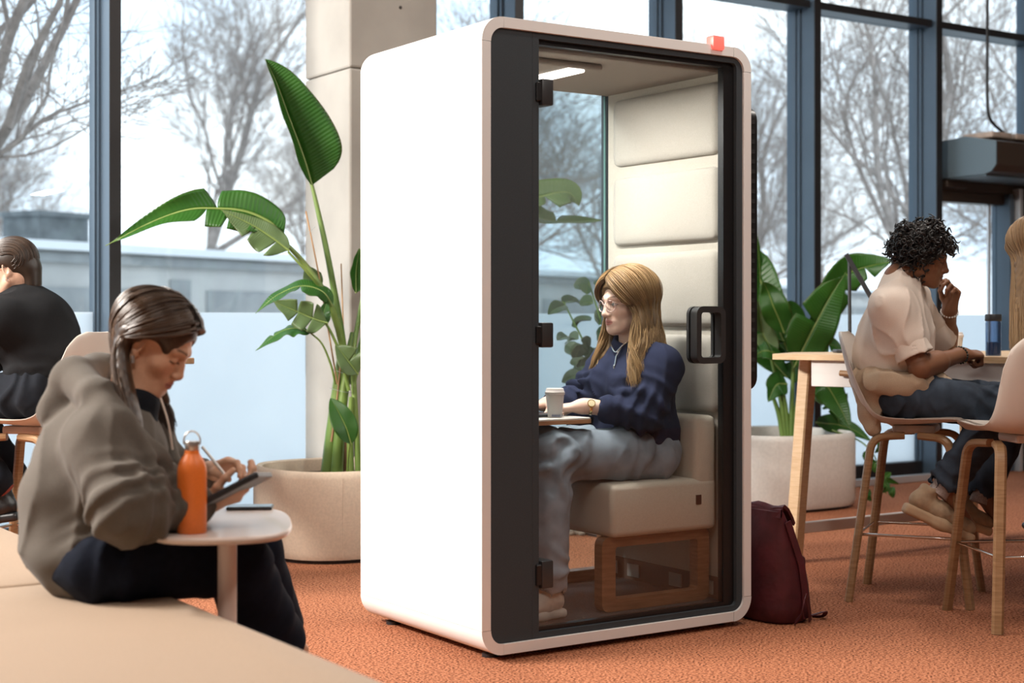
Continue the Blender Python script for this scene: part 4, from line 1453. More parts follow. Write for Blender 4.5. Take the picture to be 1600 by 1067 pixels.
stalk(p1, [q(533, 412, .1), q(536, 500, .08), q(541, 640, .04)], .0035, .004, M_bamboo, nm='support_cane')
M_wire = pbr('thin_wire', (.35, .38, .40), .4, metal=.5)
for a, b in (((470, 372), (492, 354)), ((520, 577), (553, 585)), ((515, 606), (556, 614))):
    stalk(p1, [q(*a, -.08), q((a[0] + b[0]) / 2, (a[1] + b[1]) / 2 + 2, -.09), q(*b, -.06)], .0012, .0012, M_wire, n=8, nm='tie_wire', seg=5)

# --- plant by the right-hand table
pl2c = C(1.60, 9.30, 0)
planter('round_planter', pl2c, .43, .45, M_planter2, 'ivory round felt planter behind the maple table', 3.0)
p2 = thing('bird_of_paradise', (pl2c.x, pl2c.y, .39), 'bushy bird of paradise plant behind the maple table', 'plant')
Y2 = 9.25
w = lambda x, y, dy=0.0: P(x, y, Y2 + dy)
for (bx, by, ex, ey) in ((1228, 690, 1205, 560), (1236, 690, 1240, 560), (1244, 690, 1262, 540), (1232, 690, 1222, 600), (1250, 690, 1290, 590), (1240, 690, 1250, 600), (1225, 690, 1200, 600)):
    stalk(p2, [w(bx, by), w((bx * 1.3 + ex * .7) / 2, (by + ey) / 2), w(ex, ey)], .020, .009)
LV = [  # base, mid, tip, wl, wr, face mix, material
    ((1240, 575), (1275, 505), (1322, 425), .16, .14, (0, .3), M_leafA), ((1262, 540), (1320, 432), (1397, 408), .13, .12, (0, .6), M_leafA),
    ((1225, 520), (1208, 478), (1192, 440), .09, .10, (0, .1), M_leafA), ((1245, 530), (1240, 505), (1228, 472), .10, .11, (0, .1), M_leafA),
    ((1248, 548), (1272, 522), (1303, 492), .10, .09, (0, .3), M_leafA), ((1250, 552), (1280, 538), (1318, 548), .08, .09, (0, .8), M_leafA),
    ((1240, 600), (1236, 565), (1214, 530), .08, .10, (0, .1), M_leafA), ((1230, 600), (1215, 600), (1200, 628), .09, .08, (0, .4), M_leafA),
    ((1262, 592), (1290, 600), (1330, 672), .11, .12, (0, .2), M_leafA), ((1270, 600), (1300, 620), (1312, 665), .10, .10, (0, .4), M_leafA),
    ((1275, 660), (1310, 664), (1362, 690), .07, .08, (0, .7), M_leafA), ((1215, 540), (1190, 470), (1183, 366), .05, .05, (0, .2), M_leafA),
    ((1210, 560), (1192, 520), (1182, 470), .08, .07, (0, .2), M_leafB), ((1225, 560), (1200, 548), (1176, 560), .07, .07, (0, .7), M_leafA),
    ((1250, 600), (1275, 585), (1296, 590), .06, .07, (0, .5), M_leafA),
    ((1236, 560), (1180, 420), (1120, 400), .12, .12, (0, .5), M_leafA), ((1230, 590), (1165, 520), (1110, 540), .10, .10, (0, .5), M_leafA),
]
for j, (a, b, c_, wl, wr, fm, mt) in enumerate(LV):
    rnd = random.Random(100 + j)
    dy = rnd.uniform(-.15, .2)
    leaf(p2, [w(*a, dy * .3), w((a[0] + b[0]) / 2 + rnd.uniform(-3, 3), (a[1] + b[1]) / 2, dy * .6), w(*b, dy), w((b[0] + c_[0]) / 2, (b[1] + c_[1]) / 2 - 4, dy), w(*c_, dy - .05)], wl, wr, TOW + UPV * fm[1] + RIGHT * rnd.uniform(-.5, .5), mt,
         foldl=rnd.uniform(.05, .5), foldr=rnd.uniform(-.2, .4), cuts_l=(.5,) if j % 3 == 0 else (), cuts_r=(.4, .7) if j % 4 == 1 else (), wave=.08, seed=200 + j, rib=.006, n=22)
# trailing leaves low on its right
for j, (x, y) in enumerate(((1352, 745), (1368, 722), (1378, 752), (1392, 738), (1385, 700), (1360, 765), (1395, 760), (1372, 690), (1358, 705))):
    rnd = random.Random(300 + j)
    leaf(p2, [w(x, y, -.2), w(x + rnd.uniform(-8, 8), y + 9, -.22), w(x + rnd.uniform(-14, 14), y + 18, -.2)], .025, .025, TOW + RIGHT * rnd.uniform(-1, 1), M_leafA, seed=300 + j, rib=.0015, n=10)
stalk(p2, [w(1300, 672), w(1345, 690, -.1), w(1370, 720, -.18), w(1385, 772, -.2)], .006, .003)

# --- rubber plant behind the booth
pl3c = C(.62, 8.05, 0)
planter('round_planter', pl3c, .26, .40, M_planter2, 'small ivory planter behind the phone booth', 2.2)
p3 = thing('rubber_plant', (pl3c.x, pl3c.y, .34), 'grey-green rubber plant with oval leaves seen through the booth glass', 'plant')
Y3 = 8.05
e_ = lambda x, y, dy=0.0: P(x, y, Y3 + dy)
for (ex, ey) in ((880, 470), (920, 440), (950, 400), (905, 560), (960, 450)):
    stalk(p3, [e_(983, 735), e_((983 + ex) / 2 + 12, (735 + ey) / 2), e_(ex, ey)], .010, .004)
rnd = random.Random(7)
for j in range(46):
    t = rnd.random()
    sx, sy = rnd.choice(((880, 470), (920, 440), (950, 400), (905, 560), (960, 450), (890, 520)))
    bx = sx + (983 - sx) * t * .45 + rnd.uniform(-10, 10)
    by = sy + (735 - sy) * t * .45 + rnd.uniform(-10, 10)
    an = rnd.uniform(-.6, 3.7)
    L_ = rnd.uniform(26, 44)
    ex, ey = bx + math.cos(an) * L_ * .8, by - math.sin(an) * L_ * .7 + 6
    dy = rnd.uniform(-.25, .25)
    leaf(p3, [e_(bx, by, dy * .5), e_((bx + ex) / 2, (by + ey) / 2 - 3, dy), e_(ex, ey, dy * 1.3)], .045, .045, TOW + UPV * rnd.uniform(0, .9) + RIGHT * rnd.uniform(-.7, .7), M_leafC, seed=400 + j, rib=.002, n=12)

# --- pebbles around that planter
M_peb = pbr('mixed_pebbles', (.34, .27, .21), .8, nscale=18, namt=.35)
rnd = random.Random(9)
mb = MB()
bmx = bmesh.new(); bmesh.ops.create_icosphere(bmx, subdivisions=1, radius=1)
iv = [v.co.copy() for v in bmx.verts]; iff = [[v.index for v in f.verts] for f in bmx.faces]; bmx.free()
for j in range(900):
    x = rnd.uniform(-.75, .32); y = rnd.uniform(-.16, .55)
    c = C(.62 + x, 8.12 + y, 0)
    if (Vector((c.x, c.y, 0)) - Vector((pl3c.x, pl3c.y, 0))).length < .27: continue
    if c.y > GY - .26: continue
    r_ = rnd.uniform(.014, .034)
    Rr = Matrix.Rotation(rnd.uniform(0, 6.3), 3, 'Z') @ Matrix.Rotation(rnd.uniform(-.4, .4), 3, 'X')
    mb.add([Rr @ Vector((v.x * r_ * 1.25, v.y * r_, v.z * r_ * .65)) + Vector((c.x, c.y, r_ * .4)) for v in iv], iff)
tag(mb.build('pebbles', M_peb, None, smooth=60), 'bed of brown pebbles around the small planter behind the booth', 'pebbles', kind='stuff')

# ---------------------------------------------------------------- implicit-surface modelling for people and clothes
_rs = np.random.RandomState(4)
_NT = _rs.rand(32, 32, 32).astype(np.float32)


def vnoise(p):
    """smooth value noise on (N,3), 0..1"""
    f = np.floor(p)
    t = p - f
    t = t * t * (3 - 2 * t)
    i = f.astype(np.int64) % 32
    j = (i + 1) % 32
    r = 0
    for dx in (0, 1):
        for dy in (0, 1):
            for dz in (0, 1):
                w_ = (t[:, 0] if dx else 1 - t[:, 0]) * (t[:, 1] if dy else 1 - t[:, 1]) * (t[:, 2] if dz else 1 - t[:, 2])
                r = r + w_ * _NT[(j if dx else i)[:, 0], (j if dy else i)[:, 1], (j if dz else i)[:, 2]]
    return r


def A3(v): return np.array(v[:] if hasattr(v, 'length') else v, dtype=np.float64)


class SDF:
    def __init__(s):
        s.pr = []

    def cone(s, a, b, ra, rb=None, k=.02, sub=False):
        rb = ra if rb is None else rb
        s.pr.append(('c', A3(a), A3(b), ra, rb, k, sub))
        return s

    def chain(s, pts, rs, k=.03):
        for i in range(len(pts) - 1):
            s.cone(pts[i], pts[i + 1], rs[i], rs[i + 1], k)
        return s

    def ell(s, c, r, R=None, k=.02, sub=False):
        s.pr.append(('e', A3(c), np.array(r, float) if hasattr(r, '__len__') else np.array([r] * 3, float), None if R is None else np.array(R), None, k, sub))
        return s

    def box(s, c, h, R=None, rad=.005, k=.01, sub=False):
        s.pr.append(('b', A3(c), np.array(h, float), None if R is None else np.array(R), rad, k, sub))
        return s

    def mesh(s, h, folds=None, clip=None):
        lo = np.full(3, 1e9); hi = -lo
        bb = []
        for t in s.pr:
            if t[0] == 'c':
                a, b = np.minimum(t[1] - t[3], t[2] - t[4]), np.maximum(t[1] + t[3], t[2] + t[4])
            else:
                m = np.linalg.norm(t[2]) if t[3] is not None else t[2].max()
                m = max(m, t[2].max()) + (t[4] or 0)
                a, b = t[1] - m, t[1] + m
            bb.append((a, b))
            if not t[6]:
                lo = np.minimum(lo, a); hi = np.maximum(hi, b)
        if clip is not None:
            lo = np.maximum(lo, clip[0]); hi = np.minimum(hi, clip[1])
        lo = lo - 4 * h; hi = hi + 4 * h
        n = np.ceil((hi - lo) / h).astype(int) + 1
        D = np.ones(n, np.float32)
        for t, (a, b) in zip(s.pr, bb):
            mg = t[5] + 4 * h
            i0 = np.clip(np.floor((a - mg - lo) / h).astype(int), 0, n - 1)
            i1 = np.clip(np.ceil((b + mg - lo) / h).astype(int) + 1, 1, n)
            if np.any(i1 <= i0): continue
            X = (lo[0] + h * np.arange(i0[0], i1[0]))[:, None, None]
            Y = (lo[1] + h * np.arange(i0[1], i1[1]))[None, :, None]
            Z = (lo[2] + h * np.arange(i0[2], i1[2]))[None, None, :]
            if t[0] == 'c':
                A, B = t[1], t[2]
                ab = B - A
                q = max(float(ab @ ab), 1e-12)
                u = np.clip(((X - A[0]) * ab[0] + (Y - A[1]) * ab[1] + (Z - A[2]) * ab[2]) / q, 0, 1)
                d = np.sqrt((X - A[0] - u * ab[0]) ** 2 + (Y - A[1] - u * ab[1]) ** 2 + (Z - A[2] - u * ab[2]) ** 2) - (t[3] + (t[4] - t[3]) * u)
            else:
                x, y, z = X - t[1][0], Y - t[1][1], Z - t[1][2]
                if t[3] is not None:
                    R = t[3]      # columns = local axes
                    x, y, z = (x * R[0, i] + y * R[1, i] + z * R[2, i] for i in range(3))
                r = t[2]
                if t[0] == 'e':
                    k0 = np.sqrt((x / r[0]) ** 2 + (y / r[1]) ** 2 + (z / r[2]) ** 2)
                    k1 = np.sqrt((x / r[0] ** 2) ** 2 + (y / r[1] ** 2) ** 2 + (z / r[2] ** 2) ** 2)
                    d = k0 * (k0 - 1) / np.maximum(k1, 1e-6)
                else:
                    qx, qy, qz = abs(x) - r[0] + t[4], abs(y) - r[1] + t[4], abs(z) - r[2] + t[4]
                    d = np.sqrt(np.maximum(qx, 0) ** 2 + np.maximum(qy, 0) ** 2 + np.maximum(qz, 0) ** 2) + np.minimum(np.maximum(qx, np.maximum(qy, qz)), 0) - t[4]
            sl = D[i0[0]:i1[0], i0[1]:i1[1], i0[2]:i1[2]]
            d = d.astype(np.float32)
            kk = max(t[5], 1e-5)
            if t[6]:
                hh = np.maximum(kk - abs(sl + d), 0) / kk
                sl[...] = np.maximum(sl, -d) + hh * hh * kk * .25
            else:
                hh = np.maximum(kk - abs(sl - d), 0) / kk
                sl[...] = np.minimum(sl, d) - hh * hh * kk * .25
        if folds is not None:
            ix = np.argwhere(np.abs(D) < .05)
            pts = lo + h * ix
            D[ix[:, 0], ix[:, 1], ix[:, 2]] += folds(pts).astype(np.float32)
        return surfnet(D, lo, h)


def surfnet(D, lo, h):
    S = D < 0
    c = [S[a:S.shape[0] - 1 + a, b:S.shape[1] - 1 + b, d:S.shape[2] - 1 + d] for a in (0, 1) for b in (0, 1) for d in (0, 1)]
    tot = sum(x.astype(np.int8) for x in c)
    act = (tot > 0) & (tot < 8)
    idx = np.full(act.shape, -1, np.int64)
    cells = np.argwhere(act)
    idx[act] = np.arange(len(cells))
    acc = np.zeros((len(cells), 3)); cnt = np.zeros(len(cells))
    cor = [(a, b, d) for a in (0, 1) for b in (0, 1) for d in (0, 1)]
    val = {q: D[cells[:, 0] + q[0], cells[:, 1] + q[1], cells[:, 2] + q[2]] for q in cor}
    for q in cor:
        for ax in range(3):
            if q[ax]: continue
            r = list(q); r[ax] = 1; r = tuple(r)
            v0, v1 = val[q], val[r]
            m = (v0 < 0) != (v1 < 0)
            t = np.where(m, v0 / np.where(m, v0 - v1, 1), 0)
            p = np.tile(np.array(q, float), (len(cells), 1))
            p[:, ax] += t
            acc[m] += p[m]; cnt[m] += 1
    V = lo + h * (cells + acc / cnt[:, None])
    F = []
    for ax in range(3):
        b, d = (ax + 1) % 3, (ax + 2) % 3
        s0 = [slice(None)] * 3; s1 = [slice(None)] * 3
        s0[ax] = slice(0, -1); s1[ax] = slice(1, None)
        ch = S[tuple(s0)] != S[tuple(s1)]
        e = np.argwhere(ch)
        e = e[(e[:, b] > 0) & (e[:, d] > 0) & (e[:, b] < S.shape[b] - 1) & (e[:, d] < S.shape[d] - 1)]
        q = []
        for ob, od in ((1, 1), (0, 1), (0, 0), (1, 0)):
            g_ = e.copy(); g_[:, b] -= ob; g_[:, d] -= od
            q.append(idx[g_[:, 0], g_[:, 1], g_[:, 2]])
        q = np.stack(q, 1)
        ins = S[e[:, 0], e[:, 1], e[:, 2]]
        F.append(np.where(ins[:, None], q, q[:, ::-1]))
    F = np.concatenate(F)
    F = F[(F >= 0).all(1)]
    # one pass of smoothing
    return V, F


def joinm(parts):
    V, F, Cc, o = [], [], [], 0
    for v, f, c in parts:
        V.append(v); F.append(f + o); Cc.append(c); o += len(v)
    return np.concatenate(V), np.concatenate(F), np.concatenate(Cc)


def solid(V, col):
    return np.tile(np.array([*col, 1.0]), (len(V), 1))


def limb_folds(segs, noise_amp=.004, noise_f=11.0, seed=0.0, fine=.0015):
    """cloth folds: rings that bunch at a joint along a limb + soft overall crumple; segs = (a, b, amp, count, centre, width)"""
    segs = [(A3(a), A3(b), *r) for a, b, *r in segs]

    def f(p):
        n1 = vnoise(p * noise_f + seed) - .5
        w1 = vnoise(p * noise_f * .6 + seed + 9) - .5
        # creases: ridged noise, drawn out along slanted lines
        e = np.array([.34, .22, .914]); e1 = np.array([.94, 0, -.35]); e1 /= np.linalg.norm(e1); e2 = np.cross(e, e1)
        q = np.stack([p @ e * .30, p @ e1, p @ e2], 1) * (noise_f * 1.7) + seed + 17 + w1[:, None] * 1.2
        rg = (1 - np.abs(2 * vnoise(q) - 1)) ** 3
        out = n1 * noise_amp - (rg - .22) * noise_amp * .95 + (vnoise(p * noise_f * 3.1 + seed + 5) - .5) * 2 * fine
        for a, b, amp, cntq, cen, wid in segs:
            ab = b - a
            L2 = ab @ ab
            t = (p - a) @ ab / L2
            tc = np.clip(t, 0, 1)
            dist = np.linalg.norm(p - a - tc[:, None] * ab, axis=1)
            wdw = np.exp(-((t - cen) / wid) ** 2) * np.exp(-np.maximum(dist - .10, 0) * 25)
            ph = t * cntq + 1.6 * (vnoise(p * 9 + seed + 3) - .5)
            tri = np.sin(2 * np.pi * ph)
            out = out + amp * wdw * (np.sign(tri) * np.abs(tri) ** .7 - .35 * np.abs(tri))
        return out
    return f


# ---------------------------------------------------------------- anatomy
M_skin = pbr('skin', (.6, .4, .3), .5, attr='Col', nscale=160, namt=.05, sss=.06, spec=.35, bump=.05, bscale=600)


def head_frame(fwd, pitch=0.0, roll=0.0):
    f = Vector(fwd).normalized()
    r = Vector((f.y, -f.x, 0))
    u = Vector((0, 0, 1))
    f2 = f * math.cos(pitch) + u * math.sin(pitch)
    u2 = u * math.cos(pitch) - f * math.sin(pitch)
    if roll:
        r, u2 = r * math.cos(roll) + u2 * math.sin(roll), u2 * math.cos(roll) - r * math.sin(roll)
    return np.array([A3(r), A3(f2), A3(u2)]).T          # columns


def make_head(O, R, neck, skin, lip, brow, eyes='open', male=False, h=.0026, mouth_open=0.0, scale=1.0, nose=0.0):
    """fine head + neck; returns V,F,colours in room space"""
    nk = R.T @ (A3(neck) - A3(O)) / scale
    s = SDF()
    j = 1.07 if male else 1.0
    s.ell((0, -.016, .038), (.0765, .0965, .083), k=.01)
    s.ell((0, .022, -.022), (.062 * j, .064, .082), k=.03)
    s.ell((0, .030, -.074), (.046 * j, .050, .038), k=.03)
    s.ell((0, .069, -.098), (.020 * j, .017, .016), k=.022)
    for q in (-1, 1):
        s.cone((q * .054 * j, -.005, -.055), (q * .020, .062, -.097), .016, .013, k=.03)
        s.ell((q * .043, .050, -.026), (.024, .022, .020), k=.025)
        s.cone((q * .012, .0835, .024), (q * .046, .069, .024), .009 * (1.15 if male else 1), .008, k=.016)
        s.ell((q * .0305, .0885, .002), (.017, .013, .0105), k=.012, sub=True)
        s.ell((q * .031, .0715, .001), .0128, k=.004)
        s.ell((q * .0115, .0935, -.0385), (.0085, .010, .0075), k=.007)
        # ears
        Re = np.array(Matrix.Rotation(q * math.radians(-22), 3, 'Z')) @ np.array(Matrix.Rotation(math.radians(-8), 3, 'X'))
        s.ell((q * .0745, -.012, -.006), (.0065, .0175, .031), R=Re, k=.006)
        s.ell((q * .0795, -.010, -.004), (.005, .0095, .019), R=Re, k=.004, sub=True)
        s.ell((q * .073, -.006, -.033), (.006, .008, .009), k=.006)
    # nose
    s.cone((0, .0835 - nose, .012), (0, .1035 - nose, -.030), .0075, .0085, k=.012)
    s.ell((0, .082, -.022), (.017, .020, .028), k=.008)
    s.ell((0, .1045 - nose, -.0345), (.0105, .0105, .0095), k=.009)
    s.cone((0, .0955, -.043), (0, .088, -.052), .005, .004, k=.008)
    # mouth
    mo = mouth_open
    s.ell((0, .072, -.066), (.028, .020, .018), k=.015)
    for q in (-1, 1):
        s.cone((0, .0915, -.0615), (q * .0215, .0795, -.0655), .0048, .0026, k=.005)
        s.cone((0, .0905, -.0725 - mo), (q * .0205, .0795, -.0670), .0058, .0028, k=.005)
        s.cone((0, .0985, -.0668 - mo * .4), (q * .024, .0820, -.0664), .0013 + mo * .4, .0010, k=.003, sub=True)
        s.ell((q * .006, .0985, -.0455), (.0035, .006, .003), k=.003, sub=True)
    # neck
    rn = .058 if male else .050
    s.cone((0, -.028, -.040), nk, rn, rn * 1.12, k=.022)
    s.cone((0, -.035, -.02), (nk[0], nk[1] - .02, nk[2]), rn * .8, rn * .9, k=.03)
    V, F = s.mesh(h)
    # colours: things the skin itself shows
    Cc = solid(V, skin)
    x, y, z = np.abs(V[:, 0]), V[:, 1], V[:, 2]

    def mixin(mask, col):
        m = np.clip(mask, 0, 1)[:, None]
        Cc[:, :3] = Cc[:, :3] * (1 - m) + np.array(col) * m
    blush = np.exp(-(((x - .042) / .02) ** 2 + ((z + .030) / .018) ** 2)) * (y > .03) * .35
    mixin(blush, np.array(skin) * np.array([1.02, .74, .70]))
    mixin(np.exp(-((x / .014) ** 2 + ((z + .036) / .012) ** 2)) * (y > .09) * .3, np.array(skin) * np.array([1.02, .78, .74]))
    lipm = 1 - np.clip((np.sqrt((x / .0245) ** 2 + ((z + .067 + .5 * mo) / (.0112 + mo)) ** 2) - .85) / .2, 0, 1)
    mixin(lipm * (y > .068), lip)
    line = np.exp(-((z + .0668 + mo * .4) / (.0018 + mo * .5)) ** 2) * (x < .023) * (y > .07)
    mixin(line * .6, np.array(lip) * .35)
    # brows
    zb = .0255 + .006 * np.sin(np.clip((x - .012) / .042, 0, 1) * 2.4)
    bm_ = np.exp(-((z - zb) / (.0040 if male else .0030)) ** 2) * np.clip((x - .011) / .004, 0, 1) * np.clip((.053 - x) / .008, 0, 1) * (y > .05)
    mixin(bm_ * .9, brow)
    # lash line
    if eyes == 'closed':
        zl_ = -.0045 - .004 * np.cos(np.clip((x - .031) / .017, -1, 1) * 1.3) + .002
        lm = np.exp(-((z - zl_) / .0021) ** 2) * (np.abs(x - .031) < .0165) * (y > .06)
        mixin(lm, (.02, .012, .01))
    else:
        ell_ = np.sqrt(((x - .031) / .0142) ** 2 + ((z - .001) / .0058) ** 2)
        inside = np.clip((1 - ell_) / .12, 0, 1) * (y > .06)
        mixin(inside, (.72, .70, .68))
        iris = np.clip((.0052 - np.sqrt((x - .0315) ** 2 + (z - .0015) ** 2)) / .0008, 0, 1) * inside
        mixin(iris, (.10, .13, .14))
        pup = np.clip((.0024 - np.sqrt((x - .0315) ** 2 + (z - .0015) ** 2)) / .0008, 0, 1) * inside
        mixin(pup, (.004, .004, .004))
        up = np.exp(-((ell_ - 1.05) / .14) ** 2) * (z > .0) * (y > .06)
        mixin(up * 1.0, (.02, .012, .010))
        lowr = np.exp(-((ell_ - 1.02) / .10) ** 2) * (z <= .0) * (y > .06)
        mixin(lowr * .6, (.10, .05, .04))
    V = (R @ (V * scale).T).T + A3(O)
    return V, F, Cc


def hand(wrist, d, n, right=True, curls=((20, 30, 15),) * 4, spread=4, thumb=(.75, .65, .25), tb=(15, 20), elbow=None, rw=.027, re=.042, skin=(.6, .4, .3), h=.0028, sc=1.0, watch=None):
    """hand (+ bare forearm towards elbow) as one surface"""
    W = A3(wrist)
    d = A3(d); d /= np.linalg.norm(d)
    n = A3(n); n = n - d * (n @ d); n /= np.linalg.norm(n)
    t = np.cross(d, n) * (1 if right else -1)
    s = SDF()
    off = (.026, .009, -.009, -.026)
    kl = (.088, .092, .087, .079)
    lens = ((.043, .026, .021), (.047, .030, .022), (.043, .028, .022), (.034, .021, .019))
    rad = (.0090, .0092, .0088, .0078)
    for i in range(4):
        kp = W + (d * kl[i] + t * off[i] - n * .002) * sc
        s.cone(W + (d * .008 + t * off[i] * .55) * sc, kp, .0150 * sc, .0118 * sc, k=.014)
        dirv = d + t * math.radians(spread) * (1.5 - i) * .9
        dirv /= np.linalg.norm(dirv)
        nn = n - dirv * (n @ dirv); nn /= np.linalg.norm(nn)
        p = kp
        ang = 0
        r0 = rad[i] * sc
        for jn in range(3):
            ang += math.radians(curls[i][jn])
            dv = dirv * math.cos(ang) + nn * math.sin(ang)
            p2 = p + dv * lens[i][jn] * sc
            s.cone(p, p2, r0, r0 * .92, k=.004)
            p = p2
            r0 *= .92
    base = W + (d * .022 + t * .022 + n * .006) * sc
    tv = d * thumb[0] + t * thumb[1] + n * thumb[2]
    tv /= np.linalg.norm(tv)
    s.cone(W + (d * .012 + t * .008) * sc, base + tv * .030 * sc, .0150 * sc, .0128 * sc, k=.014)
    p = base + tv * .030 * sc
    toward = (d * .8 + n * .5 - t * .35); toward -= tv * (toward @ tv); toward /= np.linalg.norm(toward)
    ang = 0
    for jn, L_ in enumerate((.033, .027)):
        ang += math.radians(tb[jn])
        dv = tv * math.cos(ang) + toward * math.sin(ang)
        p2 = p + dv * L_ * sc
        s.cone(p, p2, (.0108 - .0012 * jn) * sc, (.0098 - .0016 * jn) * sc, k=.005)
        p = p2
    s.cone(W - d * .02 * sc, W + d * .02 * sc, rw * .92 * sc, .024 * sc, k=.02)
    if elbow is not None:
        E = A3(elbow)
        s.cone(E, W, re, rw, k=.015)
        s.cone(E, E * .6 + W * .4, re, re * 1.05, k=.02)
    V, F = s.mesh(h)
    return V, F, solid(V, skin)


def core_body(Jn, skin, male=False, legs=True, arms=True):
    """the body under the clothes, coarse, a little slimmer than they are"""
    s = SDF()
    k = 1.08 if male else 1.0
    pel, ch, nk = A3(Jn['pelvis']), A3(Jn['chest']), A3(Jn['neck'])
    s.cone(pel, ch, .105 * k, .105 * k, k=.04).cone(ch, nk * .75 + ch * .25, .10 * k, .055 * k, k=.05)
    s.cone(Jn['shR'], Jn['shL'], .05 * k, .05 * k, k=.05)
    if arms:
        for q in 'RL':
            s.cone(Jn['sh' + q], Jn['el' + q], .043 * k, .036 * k, k=.02).cone(Jn['el' + q], Jn['wr' + q], .036 * k, .024 * k, k=.02)
    if legs:
        for q in 'RL':
            s.cone(Jn['hip' + q], Jn['kn' + q], .068 * k, .050 * k, k=.04).cone(Jn['kn' + q], Jn['an' + q], .048 * k, .033 * k, k=.02)
            ft = A3(Jn['toe' + q])
            s.cone(Jn['an' + q], ft, .032, .024, k=.02)
    V, F = s.mesh(.011)
    return V, F, solid(V, skin)


def tubes(paths, r, prof=None, n=4):
    """many strands at once: paths (N,M,3), r (N,) or number, prof (M,) taper"""
    Pn = np.asarray(paths, float)
    N, M_, _ = Pn.shape
    r = np.broadcast_to(np.asarray(r, float), (N,))
    prof = np.ones(M_) if prof is None else np.asarray(prof)
    T = np.gradient(Pn, axis=1)
    T /= np.maximum(np.linalg.norm(T, axis=2, keepdims=True), 1e-9)
    ref = np.where(np.abs(T[:, :, 0:1]) > .8, np.array([0, 1., 0]), np.array([1., 0, 0]))
    U = np.cross(T, ref); U /= np.maximum(np.linalg.norm(U, axis=2, keepdims=True), 1e-9)
    Wv = np.cross(T, U)
    V = np.zeros((N, M_, n, 3))
    for k in range(n):
        a = 2 * math.pi * k / n
        V[:, :, k] = Pn + (U * math.cos(a) + Wv * math.sin(a)) * (r[:, None] * prof[None])[:, :, None]
    base = (np.arange(N) * M_ * n)[:, None, None] + (np.arange(M_ - 1) * n)[None, :, None]
    F = []
    for k in range(n):
        F.append(np.stack([base[..., 0] + k, base[..., 0] + (k + 1) % n, base[..., 0] + n + (k + 1) % n, base[..., 0] + n + k], -1))
    return V.reshape(-1, 3), np.stack(F, 2).reshape(-1, 4)


def hair_mat(name, c1, c2, rough=.42):
    m, nt, bs = nodes_of(name)
    at = nt.nodes.new('ShaderNodeAttribute'); at.attribute_name = 'Col'
    nt.links.new(at.outputs['Color'], bs.inputs['Base Color'])
    bs.inputs['Roughness'].default_value = rough
    bs.inputs['Specular IOR Level'].default_value = .5
    n = nt.nodes.new('ShaderNodeTexNoise'); n.inputs['Scale'].default_value = 300
    tc = nt.nodes.new('ShaderNodeTexCoord'); nt.links.new(tc.outputs['Object'], n.inputs['Vector'])
    bp = nt.nodes.new('ShaderNodeBump'); bp.inputs['Strength'].default_value = .1; bp.inputs['Distance'].default_value = .001
    nt.links.new(n.outputs['Fac'], bp.inputs['Height']); nt.links.new(bp.outputs[0], bs.inputs['Normal'])
    return m


